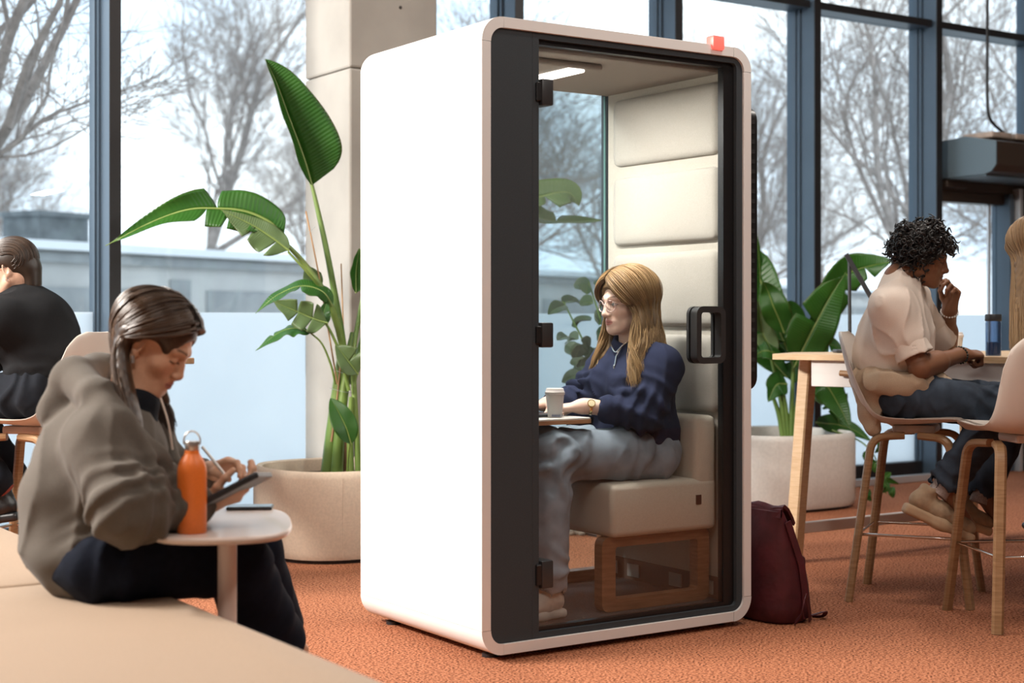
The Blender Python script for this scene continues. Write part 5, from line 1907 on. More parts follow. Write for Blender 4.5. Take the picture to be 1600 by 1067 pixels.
def long_hair(O, R, drop, N=1500, seed=1, c1=(.2, .12, .06), c2=(.4, .26, .12), wave=.010, part=.012, r=.0017, spread=.02, front=58, side_bias=None, tips=None, tuck=False, M_=22, clumps=46, inner=True, lift=0.0):
    """centre-parted long hair: strands follow the skull to ear level, then fall; drop(w, s) -> (length, push vector)"""
    rnd = np.random.RandomState(seed)
    E = np.array([.0845, .1055, .0945]); c0 = np.array([0, -.014, .034])
    paths, rr, colr = [], [], []
    G = np.array([0, 0, -1.0])
    cl_w = (np.arange(clumps) + rnd.rand(clumps)) / clumps; cl_s = np.where(np.arange(clumps) % 2 == 0, -1, 1); cl_ph = rnd.rand(clumps) * 6.28; cl_t = rnd.rand(clumps)

    def path(w, s, lay, ph, jit):
        al = math.radians(38 + 118 * w)                 # along the part from forehead to crown
        a = np.array([part * s + .006 * s, math.cos(al), math.sin(al)])
        a[0] = part / E[0] + .06 * s
        a /= np.linalg.norm(a)
        az = math.radians(front + (180 - front) * (w ** .9))
        b = np.array([s * math.sin(az), math.cos(az), -.42])
        tw = max(0.0, 1 - w / .75) if tuck else 0.0
        if tuck:
            azb = math.radians(180 - 68 * min(1, tw * 1.25) ** .7)
            b = np.array([s * math.sin(azb), math.cos(azb), -.42])
        b /= np.linalg.norm(b)
        pts = []
        n1 = M_ // 2
        for i in range(n1):
            t = i / (n1 - 1)
            om = math.acos(np.clip(a @ b, -1, 1))
            v = (math.sin((1 - t) * om) * a + math.sin(t * om) * b) / math.sin(om)
            if tuck:
                am = math.radians(64 + 75 * w)
                mz = np.array([s * math.sin(am), math.cos(am), .14 + .55 * w])
                v = v * (1 - tw) + tw * ((1 - t) ** 2 * a + 2 * t * (1 - t) * mz * 1.25 + t * t * b)
                v /= np.linalg.norm(v)
            # hair lifts off the forehead sideways first
            bulge = 1 + lay * .15 + .06 * math.sin(math.pi * t) + lift * t
            pts.append(R @ (c0 + v * E * bulge) + A3(O))
        L_, push = drop(w, s)
        L_ *= (.82 + .22 * jit)
        st = pts[-1]
        v0 = pts[-1] - pts[-2]; v0 /= np.linalg.norm(v0)
        n2 = M_ - n1
        side = R @ np.array([s * 1.0, 0, 0]); fw = R @ np.array([0, 1.0, 0])
        p = st.copy(); dr = v0.copy()
        for i in range(n2):
            t = (i + 1) / n2
            dr = dr * .55 + (G + A3(push) * (1.0 - .5 * t)) * .45
            dr /= np.linalg.norm(dr)
            p = p + dr * (L_ / n2)
            wv = wave * t * math.sin(t * 7.5 + ph)
            wv2 = wave * t * math.cos(t * 6.3 + ph * 1.7)
            pts.append(p + side * wv + fw * wv2)
        return np.array(pts)
    for i in range(N):
        c = rnd.randint(clumps)
        w = float(np.clip(cl_w[c] + rnd.randn() * .045, 0, 1))
        s = cl_s[c]
        lay = rnd.rand()
        jit = rnd.rand()
        pc_ = path(cl_w[c], s, .5, cl_ph[c], .5)
        ph = path(w, s, lay, cl_ph[c] + rnd.randn() * .3, jit)
        k = (np.linspace(0, 1, M_) ** 1.6 * .45)[:, None]
        q_ = ph * (1 - k) + pc_ * k
        q_ += (rnd.randn(3) * .0035)[None] * np.linspace(.2, 1.4, M_)[:, None]
        paths.append(q_)
        rr.append(r * (.6 + .8 * rnd.rand()))
        mixv = np.clip(cl_t[c] * .7 + rnd.rand() * .5, 0, 1)
        colr.append(np.array(c1) * (1 - mixv) + np.array(c2) * mixv)
    taper = np.concatenate([np.linspace(.8, 1, 3), np.ones(M_ - 7), np.linspace(1, .25, 4)])
    V, F = tubes(paths, rr, taper, 3)
    colv = np.repeat(np.array(colr), M_ * 3, axis=0)
    if tips is not None:
        tt = np.tile(np.repeat(np.linspace(0, 1, M_), 3), len(paths))[:, None] ** 1.5 * .75
        colv = colv * (1 - tt) + np.array(tips) * tt
    colv = np.concatenate([colv, np.ones((len(colv), 1))], 1)
    # under-volume so that no scalp shows
    s_ = SDF()
    Rm = R
    s_.ell(R @ c0 + A3(O), E * np.array([.985, .985, .985]), R=Rm, k=.005)
    s_.ell(R @ np.array([0, .108, -.022]) + A3(O), (.066, .078, .088), R=Rm, k=.012, sub=True)
    s_.ell(R @ np.array([0, .075, -.12]) + A3(O), (.062, .085, .085), R=Rm, k=.012, sub=True)
    if tuck:
        for q in (-1, 1):
            s_.ell(R @ np.array([q * .085, .03, -.02]) + A3(O), (.03, .055, .05), R=Rm, k=.008, sub=True)
    if inner:
        for s in (-1, 1):
            for w_ in (.10, .25, .4, .55, .7, .85, .98):
                g_ = path(w_, s, -.15, 0, .1)
                for i in range(M_ // 2 - 3, M_ - 3):
                    s_.cone(g_[i], g_[i + 1], .0125, .0125, k=.015)
    V2, F2 = s_.mesh(.006)
    st_ = vnoise((V2 @ R) * np.array([150, 150, 14.]))[:, None]
    c2_ = np.concatenate([np.array(c1) * (1 - st_) * .75 + np.array(c2) * st_ * .65, np.ones((len(V2), 1))], 1)  # toned darker to paint in shade deep between the strands
    return joinm([(V, F, colv), (V2, F2, c2_)])


def person(loc, label):
    return thing('person', loc, label, 'person')


def cloth(name, s, h, mat, parent, folds=None, clip=None):
    V, F = s.mesh(h, folds, clip)
    o = newmesh(name, V, F, mat)
    adopt(o, parent)
    return o


def cloth_join(name, lst, h, mat, parent):
    """several implicit pieces that make one garment: [(sdf, folds)]"""
    parts = []
    for s, fo in lst:
        V, F = s.mesh(h, fo)
        parts.append((V, F, np.zeros((len(V), 4))))
    V, F, _ = joinm(parts)
    o = newmesh(name, V, F, mat)
    adopt(o, parent)
    return o


def skinobj(parts, parent, name='body'):
    V, F, Cc = joinm(parts)
    o = newmesh(name, V, F, M_skin, colors=Cc)
    adopt(o, parent)
    return o


def colobj(name, tri, mat, parent):
    V, F, Cc = tri
    o = newmesh(name, V, F, mat, colors=Cc)
    adopt(o, parent)
    return o


def shoe(parent, heel, toe, up, mat, smat, w=.045, name='shoe', hgt=.085, sole=.028):
    """trainer: chunky sole and upper; heel/toe = ground-contact points of the sole"""
    heel, toe, up = A3(heel), A3(toe), A3(up)
    d = toe - heel; L_ = np.linalg.norm(d); d /= L_
    up = up - d * (up @ d); up /= np.linalg.norm(up)
    r = np.cross(d, up)
    R = np.array([d, r, up]).T
    s = SDF()
    s.cone(heel + d * .035 + up * (sole + .030), heel + d * (L_ * .45) + up * (sole + .026), .036, .036, k=.02)
    s.cone(heel + d * (L_ * .45) + up * (sole + .022), toe - d * .045 + up * (sole + .012), .038, .030, k=.03)
    s.cone(heel + d * .045 + up * (sole + .04), heel + d * .055 + up * (hgt + .015), .036, .038, k=.02)
    s.ell(toe - d * .055 + up * (sole + .012), (.055, w * .92, .030), R=R, k=.02)
    s.cone(heel + d * .055 + up * (hgt - .005), heel + d * .058 + up * (hgt + .06), .026, .028, k=.01, sub=True)
    V, F = s.mesh(.004, limb_folds([], .0015, 30, 2.0, .001))
    o = newmesh(name, V, F, mat); adopt(o, parent)
    s = SDF()
    s.box(heel + d * (L_ * .28) + up * (sole * .55), (L_ * .30, w * .86, sole * .60), R=R, rad=.014, k=.03)
    s.box(heel + d * (L_ * .72) + up * (sole * .50), (L_ * .285, w * .98, sole * .50), R=R, rad=.013, k=.03)
    V, F = s.mesh(.004)
    so = newmesh('sole', V, F, smat); adopt(so, o)
    return o

# ---------------------------------------------------------------- cloth and hair materials
M_navy = pbr('navy_sweatshirt', (.026, .033, .072), .95, spec=.15, nscale=500, namt=.1, bump=.12, bscale=900)
M_ltjean = pbr('washed_blue_denim', (.30, .37, .45), .85, nscale=14, namt=.16, bump=.3, bscale=900)
M_dkjean = pbr('dark_denim', (.045, .060, .085), .9, spec=.2, nscale=12, namt=.22, bump=.3, bscale=900)
M_black_den = pbr('black_trousers', (.009, .011, .016), .9, spec=.2, nscale=20, namt=.1)
M_hoodie = pbr('taupe_fleece', (.100, .084, .068), .95, nscale=300, namt=.06, bump=.15, bscale=700, sheen=.05)
M_navytr = pbr('midnight_wool', (.008, .011, .021), .95, spec=.15, nscale=40, namt=.1)
M_tee = pbr('cream_cotton', (.78, .67, .58), .9, nscale=300, namt=.03, bump=.1, bscale=800)
M_knit = pbr('sand_sweatshirt', (.46, .34, .235), .95, nscale=300, namt=.06, bump=.15, bscale=700)
M_shirt = pbr('black_overshirt', (.010, .0105, .012), .9, spec=.2, nscale=200, namt=.1, bump=.1, bscale=700)
M_greytop = pbr('grey_knit_top', (.13, .115, .105), .9, nscale=200, namt=.1)
M_trainer = pbr('beige_suede', (.40, .285, .18), .8, nscale=30, namt=.12, bump=.1, bscale=300)
M_trsole = pbr('tan_sole', (.48, .33, .20), .7, nscale=20, namt=.06)
M_sock = pbr('pale_grey_sock', (.45, .37, .34), .95, nscale=150, namt=.15)
M_whiteshoe = pbr('white_leather', (.62, .58, .53), .5)
M_boot = pbr('black_leather', (.012, .012, .013), .38)
M_redsock = pbr('rust_sock', (.20, .035, .02), .95)
M_gold = pbr('gold', (.75, .50, .20), .22, metal=1.0)
M_silver = pbr('silver', (.75, .74, .72), .25, metal=1.0)
M_hair = hair_mat('hair_strands', None, None)
M_lens = glass('spectacle_lens', (.97, .97, .98), 1.5, 1.3)
M_rim = pbr('clear_pink_rim', (.62, .48, .46), .25)

SK_F = (.78, .55, .45)
SK_A = (.62, .36, .235)
SK_M = (.235, .105, .055)
SK_K = (.58, .36, .26)


def lp_(a, b, t): return A3(a) * (1 - t) + A3(b) * t


# ================================================================= woman in the booth
def booth_woman():
    J = dict(pelvis=(.885, .29, .635), chest=(.855, .29, .88), neck=(.850, .285, 1.035),
             shL=(.862, .125, .955), elL=(.770, .118, .790), wrL=(.590, .235, .812),
             shR=(.862, .450, .955), elR=(.745, .475, .800), wrR=(.560, .420, .812),
             hipL=(.875, .205, .628), knL=(.405, .195, .655), anL=(.372, .150, .185), toeL=(.25, .145, .110),
             hipR=(.875, .375, .628), knR=(.420, .400, .655), anR=(.46, .42, .185), toeR=(.34, .42, .110))
    r = person((.86, .29, .085), 'woman in navy sweatshirt and glasses seated inside the phone booth')
    O = (.812, .28, 1.186)
    R = head_frame((-1, .04, 0), math.radians(-6))
    hd = make_head(O, R, J['neck'], SK_F, (.56, .24, .22), (.17, .10, .06), 'open', scale=.95, h=.0021)
    nL = A3((-.25, .3, -1)); nR = A3((-.2, -.3, -1))
    hl = hand(J['wrL'], A3((-.80, .55, -.10)), nL, False, ((12, 28, 20), (14, 30, 20), (16, 32, 20), (18, 34, 20)), elbow=J['elL'], skin=SK_F, sc=.94, rw=.026, re=.036)
    hr = hand(J['wrR'], A3((-.95, -.25, -.10)), nR, True, ((12, 28, 20),) * 4, elbow=J['elR'], skin=SK_F, sc=.94, rw=.026, re=.036)
    skinobj([hd, hl, hr, core_body(J, SK_F)], r)
    # sweatshirt
    s = SDF()
    s.cone((.895, .29, .625), (.870, .29, .74), .128, .132, k=.05)
    s.ell((.868, .29, .69), (.135, .178, .10), k=.06)
    s.cone((.868, .29, .74), (.855, .29, .90), .132, .125, k=.06)
    s.ell((.860, .29, .88), (.118, .170, .135), k=.06)
    for y in (.205, .365): s.ell((.762, y, .868), (.050, .062, .060), k=.06)
    s.cone((.865, .17, .965), (.865, .41, .965), .072, .072, k=.06)
    s.cone((.855, .288, .985), (.845, .286, 1.035), .075, .064, k=.04)
    for q, cf in (('L', .62), ('R', .80)):
        sh, el, wr = J['sh' + q], J['el' + q], J['wr' + q]
        s.cone(sh, el, .074, .068, k=.045)
        s.cone(el, lp_(el, wr, cf * .92), .066, .050, k=.03)
        s.cone(lp_(el, wr, cf * .88), lp_(el, wr, cf), .043, .041, k=.012)
        s.cone(lp_(el, wr, cf), lp_(el, wr, cf + .12), .034, .034, k=.004, sub=True)
    s.cone((.842, .285, 1.03), (.835, .284, 1.08), .052, .056, k=.008, sub=True)
    fo = limb_folds([(J['shL'], J['elL'], .008, 3.6, .85, .45), (J['elL'], J['wrL'], .007, 4.5, .15, .35), (J['shR'], J['elR'], .008, 3.6, .8, .4), (J['elR'], J['wrR'], .007, 4.5, .2, .4),
                     ((.88, .29, .60), (.86, .29, .95), .006, 4.5, .12, .25)], .007, 9, 3.0, .002)
    cloth('sweatshirt', s, .006, M_navy, r, fo)
    MB().bar([(.776, .252, 1.03), (.745, .250, .99), (.737, .249, .955)], .006, .004, up=(-1, 0, .3)).build('zipper', M_silver, r)
    MB().box((.731, .245, .935), (.737, .253, .958), .002, 1).build('zip_pull', M_silver, r)
    MB().tube(catmull([(.80, .215, 1.055), (.765, .235, 1.03), (.748, .255, 1.005), (.757, .29, 1.02), (.79, .345, 1.05)], 24), .0028, 6).build('collar_edge', M_silver, r)
    # jeans
    s = SDF()
    s.ell((.885, .29, .632), (.120, .165, .095), k=.05)
    for q in 'LR':
        s.cone(J['hip' + q], J['kn' + q], .098, .086, k=.05)
        s.cone(J['kn' + q], lp_(J['kn' + q], J['an' + q], .95), .084, .066, k=.03)
        s.cone(lp_(J['kn' + q], J['an' + q], .96), lp_(J['kn' + q], J['an' + q], 1.1), .055, .055, k=.004, sub=True)
    fo = limb_folds([(J['hipL'], J['knL'], .008, 4.5, .1, .22), (J['hipL'], J['knL'], .007, 4.5, .95, .2), (J['knL'], J['anL'], .008, 4, .1, .25), (J['hipR'], J['knR'], .007, 5, .1, .3), (J['knL'], J['anL'], .006, 6, .95, .2)], .008, 8, 7.0, .002)
    cloth('jeans', s, .0068, M_ltjean, r, fo)
    for q in 'LR':
        t_ = A3(J['toe' + q]); a_ = A3(J['an' + q])
        hl_ = np.array([a_[0] + .055, a_[1], .0875]); tt = np.array([t_[0] - .03, t_[1], .0875])
        shoe(r, hl_, tt, (0, 0, 1), M_whiteshoe, M_whiteshoe, .042)
    # hair
    f = A3((-1, 0, 0)); side = A3((0, 1, 0))

    def drop(w, s_):
        return .315 - .07 * w, f * (.40 - .46 * w) + side * ((.10 + .06 * w) if s_ > 0 else (-.34 + .18 * w))
    colobj('hair', long_hair(O, R, drop, 3600, 3, (.125, .068, .028), (.33, .205, .090), .024, .006, .0014, tips=(.46, .29, .13), front=62, lift=.10, M_=26, clumps=64), M_hair, r)
    # glasses
    g = MB()
    for q in (-1, 1):
        cx, cz = q * .031, -.003
        ring = [R @ (np.array([cx + .0235 * math.cos(a), .1005 - .010 * ((abs(cx + .0235 * math.cos(a)) / .05) ** 2), cz + .0215 * math.sin(a)]) * .95) + A3(O) for a in np.linspace(0, 2 * math.pi, 28, endpoint=False)]
        g.tube([Vector(p) for p in ring], .0013, 6, closed=True)
        g.tube([Vector(R @ (np.array(p) * .95) + A3(O)) for p in ((q * .0545, .088, .004), (q * .072, .05, .004), (q * .0795, -.012, .004))], .0012, 6)
    g.tube([Vector(R @ (np.array(p) * .95) + A3(O)) for p in ((-.0085, .099, .002), (0, .1035, .005), (.0085, .099, .002))], .0012, 6)
    go = g.build('glasses', M_rim, r, smooth=60)
    for q in (-1, 1):
        cx, cz = q * .031, -.003
        pts = [Vector(R @ (np.array([cx + .0228 * math.cos(a), .1005 - .010 * ((abs(cx + .0228 * math.cos(a)) / .05) ** 2), cz + .0208 * math.sin(a)]) * .95) + A3(O)) for a in np.linspace(0, 2 * math.pi, 24, endpoint=False)]
        MB().add(pts, [tuple(range(24))]).build('lens', M_lens, go)
    # wrist watch
    W = lp_(J['elL'], J['wrL'], .90); dv = A3(J['wrL']) - A3(J['elL']); dv /= np.linalg.norm(dv)
    a1 = np.cross(dv, (0, 0, 1)); a1 /= np.linalg.norm(a1); a2 = np.cross(dv, a1)
    MB().tube([Vector(W + (a1 * math.cos(a) + a2 * math.sin(a)) * .0285) for a in np.linspace(0, 2 * math.pi, 26, endpoint=False)], .006, 6, closed=True, flat=.3, up=tuple(dv)).build('watch_strap', M_gold, r, smooth=60)
    tow = A3(VD) * -1
    tow = tow - dv * (tow @ dv); tow[2] += .5; tow = tow - dv * (tow @ dv); tow /= np.linalg.norm(tow)
    wt_ = W + tow * .030
    wd = MB().tube([Vector(wt_ - tow * .003), Vector(wt_ + tow * .004)], .0145, 20).build('watch_case', M_gold, r, smooth=40)
    MB().tube([Vector(wt_ + tow * .0038), Vector(wt_ + tow * .0046)], .0118, 20).build('watch_dial', pbr('cream_dial', (.75, .65, .42), .3), wd)
    return r


booth_woman()


# ================================================================= woman in the hoodie on the bench
def hoodie_woman():
    Yd = 3.82
    J = dict(pelvis=P(150, 872, 3.83), chest=P(168, 705, 3.86), neck=P(212, 608, 3.89),
             shR=P(158, 690, 3.72), elR=P(200, 790, 3.62), wrR=P(322, 786, 3.82),
             shL=P(212, 645, 4.03), elL=P(262, 775, 4.14), wrL=P(326, 738, 4.10),
             hipR=P(158, 884, 3.71), knR=P(372, 880, 3.93), anR=P(424, 1010, 4.12), toeR=P(470, 1045, 4.2),
             hipL=P(165, 872, 3.96), knL=P(392, 862, 4.16), anL=P(425, 985, 4.30), toeL=P(470, 1015, 4.38))
    r = person((BEX - .16, -.45, .44), 'woman in taupe hoodie seated on the tan bench holding a tablet')
    O = P(243, 538, 3.90)
    R = head_frame(CD(1, -.16), math.radians(-33))
    hd = make_head(O, R, J['neck'], SK_A, (.46, .19, .155), (.07, .035, .02), 'closed', scale=.98, nose=.006)
    hr = hand(J['wrR'], RIGHT * .93 + UPV * .30 + VD * .1, UPV + VD * .6 - RIGHT * .1, True, ((25, 35, 25), (28, 40, 25), (30, 40, 25), (32, 40, 25)), elbow=J['elR'], skin=SK_A, rw=.026, re=.036, sc=.95)
    hl = hand(J['wrL'], RIGHT * .75 + UPV * .25 - VD * .35, -UPV * .8 - VD * .5 + RIGHT * .1, False, ((25, 40, 25), (35, 50, 30), (45, 60, 30), (50, 60, 30)), elbow=J['elL'], skin=SK_A, rw=.026, re=.036, sc=.95, thumb=(.8, .3, .6))
    skinobj([hd, hr, hl, core_body(J, SK_A)], r)
    # hoodie
    s = SDF()
    pel, ch, nk = A3(J['pelvis']), A3(J['chest']), A3(J['neck'])
    U = A3(UPV); Rt_ = A3(RIGHT); Vd = A3(VD)
    hemc = pel + U * .02 - Rt_ * .005
    s.cone(hemc, lp_(pel, ch, .55) - Rt_ * .035, .150, .155, k=.06)
    s.ell(hemc + U * .01, (.165, .18, .08), k=.05)
    s.cone(lp_(pel, ch, .55) - Rt_ * .035, ch - Rt_ * .01, .155, .140, k=.06)
    s.ell(ch, (.130, .175, .105), k=.06)
    s.cone(A3(J['shR']), A3(J['shL']) - U * .01, .066, .066, k=.06)
    # hood: wide collar lying open round the neck, with its bag hanging behind
    s.chain([P(272, 748, 3.77), P(240, 712, 3.72), P(192, 662, 3.71), P(148, 618, 3.78), P(122, 592, 3.90), P(150, 580, 4.0), P(200, 606, 4.06), P(245, 655, 4.05), P(272, 722, 3.98)],
            [.022, .028, .036, .046, .052, .046, .036, .028, .022], k=.016)
    hc = A3(P(112, 608, 3.90))
    s.chain([hc, hc - Rt_ * .015 - U * .06, hc - Rt_ * .01 - U * .10], [.052, .062, .045], k=.02)
    for q, cf in (('R', .88), ('L', .82)):
        sh, el, wr = A3(J['sh' + q]), A3(J['el' + q]), A3(J['wr' + q])
        s.cone(sh, el - U * .005, .080, .084, k=.05)
        s.cone(el - U * .005, lp_(el, wr, cf * .86), .082, .058, k=.035)
        s.cone(lp_(el, wr, cf * .84), lp_(el, wr, cf), .044, .041, k=.012)
    fo = limb_folds([(J['shR'], J['elR'], .008, 4.0, .95, .35), (J['elR'], J['wrR'], .009, 4.2, .25, .4), (J['shL'], J['elL'], .010, 3, .8, .5), (J['elL'], J['wrL'], .010, 4, .3, .5),
                     (pel - U * .08, ch, .007, 3.0, .15, .25)], .010, 6.0, 11.0, .002)
    cloth('hoodie', s, .0065, M_hoodie, r, fo)
    z = SDF()
    z.cone(ch + Rt_ * .02, lp_(ch, nk, .75) + Rt_ * .012, .108, .066, k=.03)
    cloth('undershirt', z, .007, M_black_den, r)
    MB().tube(catmull([nk + Rt_ * .075 - Vd * .05 - U * .02, nk + Rt_ * .095 - Vd * .055 - U * .08, nk + Rt_ * .105 - Vd * .05 - U * .15], 12), .003, 6).build('drawstring', M_tee, r)
    # trousers
    s = SDF()
    s.ell(pel - U * .005, (.150, .185, .085), k=.05)
    for q, (ra, rb, rc) in (('R', (.092, .082, .098)), ('L', (.092, .082, .095))):
        s.cone(J['hip' + q], J['kn' + q], ra, rb, k=.05)
        s.cone(J['kn' + q], A3(J['an' + q]), rb, rc, k=.03)
        an, kn = A3(J['an' + q]), A3(J['kn' + q])
        dn = (an - kn) / np.linalg.norm(an - kn)
        s.box(an + dn * .085, (.2, .2, .085), R=np.array(Vector(dn).to_track_quat('Z', 'Y').to_matrix()), rad=.001, k=.004, sub=True)
    fo = limb_folds([(J['hipR'], J['knR'], .006, 4, .1, .3), (J['knR'], J['anR'], .003, 3, .4, .6)], .004, 6, 2.0, .001)
    cloth('trousers', s, .0075, M_navytr, r, fo)
    for q in 'RL':
        an = A3(J['an' + q])
        fw_ = A3((1, 0, 0))
        hl_ = np.array([an[0] - .03, an[1], max(an[2] - .20, .001)]); tt = hl_ + fw_ * .25
        MB().tube([Vector(an), Vector((an[0], an[1], .07))], .04, 12).build('ankle_sock', M_black_den, r, smooth=60)
        hl_[2] = .001; tt[2] = .001
        shoe(r, hl_, tt, (0, 0, 1), M_boot, M_boot, .042)

    def drop(w, s_):
        # s=+1 is the near side (her right)
        if s_ > 0: return .40, Rt_ * (.55 - .2 * w) - Vd * (.75 - .2 * w)
        return .27, Rt_ * .6 - Vd * .05
    colobj('hair', long_hair(O, R, drop, 2600, 5, (.030, .015, .008), (.115, .066, .036), .008, .0, .0015, clumps=60, tuck=True, front=100, lift=.04), M_hair, r)
    ear = R @ np.array([.079, -.008, -.038]) + A3(O)
    MB().tube([Vector(ear), Vector(ear + np.array([0, 0, -.018]))], .0055, 10).build('earring', M_silver, r, smooth=60)
    # tablet held in front, pen in the far hand
    e1 = (RIGHT * .885 + UPV * .465).normalized(); e2 = (VD - UPV * .10 + RIGHT * .05).normalized(); e3 = e1.cross(e2).normalized()
    if e3.z < 0: e3 = -e3
    Rb_ = Matrix((e1, e2, e3)).transposed()
    tc_ = P(366, 764, 3.79)
    tb = thing('tablet', tc_, 'dark tablet in a folio case held by the woman in the hoodie', 'tablet')
    MB().box((-.085, -.085, -.010), (.085, .085, .004), .003, 2, R=Rb_, at=tc_).build('tablet_case', M_black, tb)
    MB().box((-.079, -.079, .004), (.079, .079, .006), R=Rb_, at=tc_).build('tablet_screen', M_screen, tb)
    pe = thing('stylus', P(330, 712, 4.02), 'thin white stylus in the hand of the woman in the hoodie', 'pen')
    MB().tube([P(316, 698, 4.03), P(352, 742, 4.0)], .0042, 8).build('stylus_barrel', M_white, pe, smooth=60)
    return r


hoodie_woman()


# ================================================================= curly-haired man on the stool
def curly_man():
    J = dict(pelvis=P(1404, 618, 6.21), chest=P(1402, 520, 6.22), neck=P(1408, 436, 6.2),
             shR=P(1396, 486, 6.07), elR=P(1438, 574, 6.02), wrR=P(1502, 554, 6.26),
             shL=P(1420, 474, 6.36), elL=P(1478, 543, 6.56), wrL=P(1484, 484, 6.42),
             hipR=P(1408, 620, 6.10), knR=P(1572, 634, 5.99), anR=P(1474, 760, 5.98), toeR=P(1515, 822, 5.98),
             hipL=P(1412, 618, 6.30), knL=P(1590, 630, 6.28), anL=P(1536, 772, 6.25), toeL=P(1560, 815, 6.2))
    r = person((S1.x, S1.y, .73), 'curly-haired man in cream T-shirt seated on a bar stool')
    O = P(1443, 403, 6.2)
    R = head_frame(CD(.93, -.30), math.radians(-13))
    hd = make_head(O, R, J['neck'], SK_M, (.20, .075, .055), (.012, .008, .007), 'closed', male=True, scale=.95, mouth_open=.0015)
    U = A3(UPV); Rt_ = A3(RIGHT); Vd = A3(VD)
    # near hand: fist resting on the table edge
    hr = hand(J['wrR'], RIGHT * .95 + VD * .32 - UPV * .02, -UPV + VD * .3, True, ((70, 85, 50), (72, 88, 50), (74, 88, 50), (74, 88, 50)), 2, (.8, .35, .55), (20, 35), elbow=J['elR'], skin=SK_M, rw=.029, re=.044)
    # far hand: loosely closed in front of the mouth
    hl = hand(J['wrL'], UPV * .95 + RIGHT * .12 - VD * .2, -RIGHT * .75 - VD * .55, False, ((38, 62, 35), (52, 70, 40), (60, 75, 45), (62, 78, 45)), 3, (.85, .4, .5), (15, 25), elbow=J['elL'], skin=SK_M, rw=.028, re=.042)
    s = SDF()
    for q in 'RL':
        s.cone(J['sh' + q], J['el' + q], .050, .041, k=.02)
        s.cone(J['el' + q], lp_(J['el' + q], J['wr' + q], .3), .041, .043, k=.02)
    V, F = s.mesh(.005)
    skinobj([hd, hr, hl, (V, F, solid(V, SK_M)), core_body(J, SK_M, True, arms=False)], r)
    # T-shirt
    pel, ch, nk = A3(J['pelvis']), A3(J['chest']), A3(J['neck'])
    f = A3(F1)
    s = SDF()
    s.cone(pel + U * .02, lp_(pel, ch, .6) - Rt_ * .02, .138, .140, k=.06)
    s.cone(lp_(pel, ch, .6) - Rt_ * .02, ch - Rt_ * .005, .140, .138, k=.06)
    Rm = np.array([A3(F1), np.cross(U, A3(F1)), U]).T
    s.ell(ch + U * .02, (.125, .165, .16), R=Rm, k=.05)
    s.cone(A3(J['shR']) + U * .012, A3(J['shL']) + U * .012, .056, .056, k=.05)
    s.cone(lp_(ch, nk, .55), nk - U * .018, .094, .066, k=.05)
    for q in 'RL': s.cone(nk - U * .03, A3(J['sh' + q]) + U * .018, .055, .058, k=.06)
    slv = []
    for q in 'RL':
        sh, el = A3(J['sh' + q]), A3(J['el' + q])
        dn = (el - sh) / np.linalg.norm(el - sh)
        s.cone(lp_(sh, el, -.04), lp_(sh, el, .5), .062, .071, k=.10)
        z = SDF()
        z.cone(lp_(sh, el, .22), lp_(sh, el, .95), .060, .082, k=.02)
        z.box(lp_(sh, el, .82) + dn * .10, (.13, .13, .10), R=np.array(Vector(dn).to_track_quat('Z', 'Y').to_matrix()), rad=.001, k=.003, sub=True)
        z.cone(lp_(sh, el, .50), lp_(sh, el, 1.1), .050, .079, k=.004, sub=True)
        slv.append(z)
    s.cone(nk + U * .012 + Rt_ * .012, nk + U * .12 + Rt_ * .05, .058, .085, k=.006, sub=True)
    fo = limb_folds([(pel, ch, .006, 3.2, .2, .35)], .011, 7, 21.0, .0012)
    fs = limb_folds([], .007, 8, 25.0, .001)
    cloth_join('t_shirt', [(s, fo)] + [(z, fs) for z in slv], .0058, M_tee, r)
    # sweatshirt knotted round the waist
    s = SDF()
    wa = pel + U * .055
    ringp = [wa + A3(F1) * .150 * math.cos(a) + np.cross(U, A3(F1)) * .172 * math.sin(a) - U * .015 * math.cos(a) for a in np.linspace(0, 2 * math.pi, 17)]
    s.chain(ringp, [.040] * 17, k=.03)
    bk_ = wa - A3(F1) * .135
    s.ell(bk_ - U * .05 + A3(F1) * .045, (.075, .15, .075), R=Rm, k=.05)
    nearb = wa - A3(F1) * .11 - Vd * .13
    s.cone(bk_ - U * .05 + A3(F1) * .04, bk_ - U * .105 + A3(F1) * .03 - Vd * .10, .045, .026, k=.05)
    s.cone(nearb - U * .02, nearb - U * .12 - A3(F1) * .035, .045, .034, k=.04)
    s.cone(nearb - U * .12 - A3(F1) * .035, nearb - U * .185 - A3(F1) * .02, .034, .026, k=.02)
    kt = wa + A3(F1) * .165 - U * .015 - Vd * .03
    s.ell(kt, .046, k=.03)
    s.cone(kt, kt - U * .075 - Vd * .07 - A3(F1) * .03, .036, .026, k=.02)
    s.cone(kt, kt + A3(F1) * .03 - U * .07 + Vd * .02, .032, .026, k=.02)
    fo = limb_folds([(wa - np.array([.2, .2, 0]), wa + np.array([.2, .2, 0]), .006, 7, .5, .8)], .012, 9, 31.0, .003)
    cloth('tied_sweatshirt', s, .006, M_knit, r, fo)
    # jeans
    s = SDF()
    s.ell(pel - U * .0, (.125, .165, .085), R=Rm, k=.05)
    for q in 'RL':
        kn, an = J['kn' + q], J['an' + q]
        s.cone(J['hip' + q], kn, .092, .076, k=.04)
        s.cone(kn, lp_(kn, an, .94), .075, .064, k=.03)
        an_, kn_ = A3(an), A3(kn)
        dn = (an_ - kn_) / np.linalg.norm(an_ - kn_)
        s.cone(lp_(kn, an, .92), lp_(kn, an, 1.15), .052, .056, k=.003, sub=True)
    fo = limb_folds([(J['hipR'], J['knR'], .008, 4, .12, .25), (J['hipR'], J['knR'], .006, 5, .9, .2), (J['knR'], J['anR'], .007, 5, .1, .3), (J['knR'], J['anR'], .006, 7, .9, .2)], .007, 9, 41.0, .002)
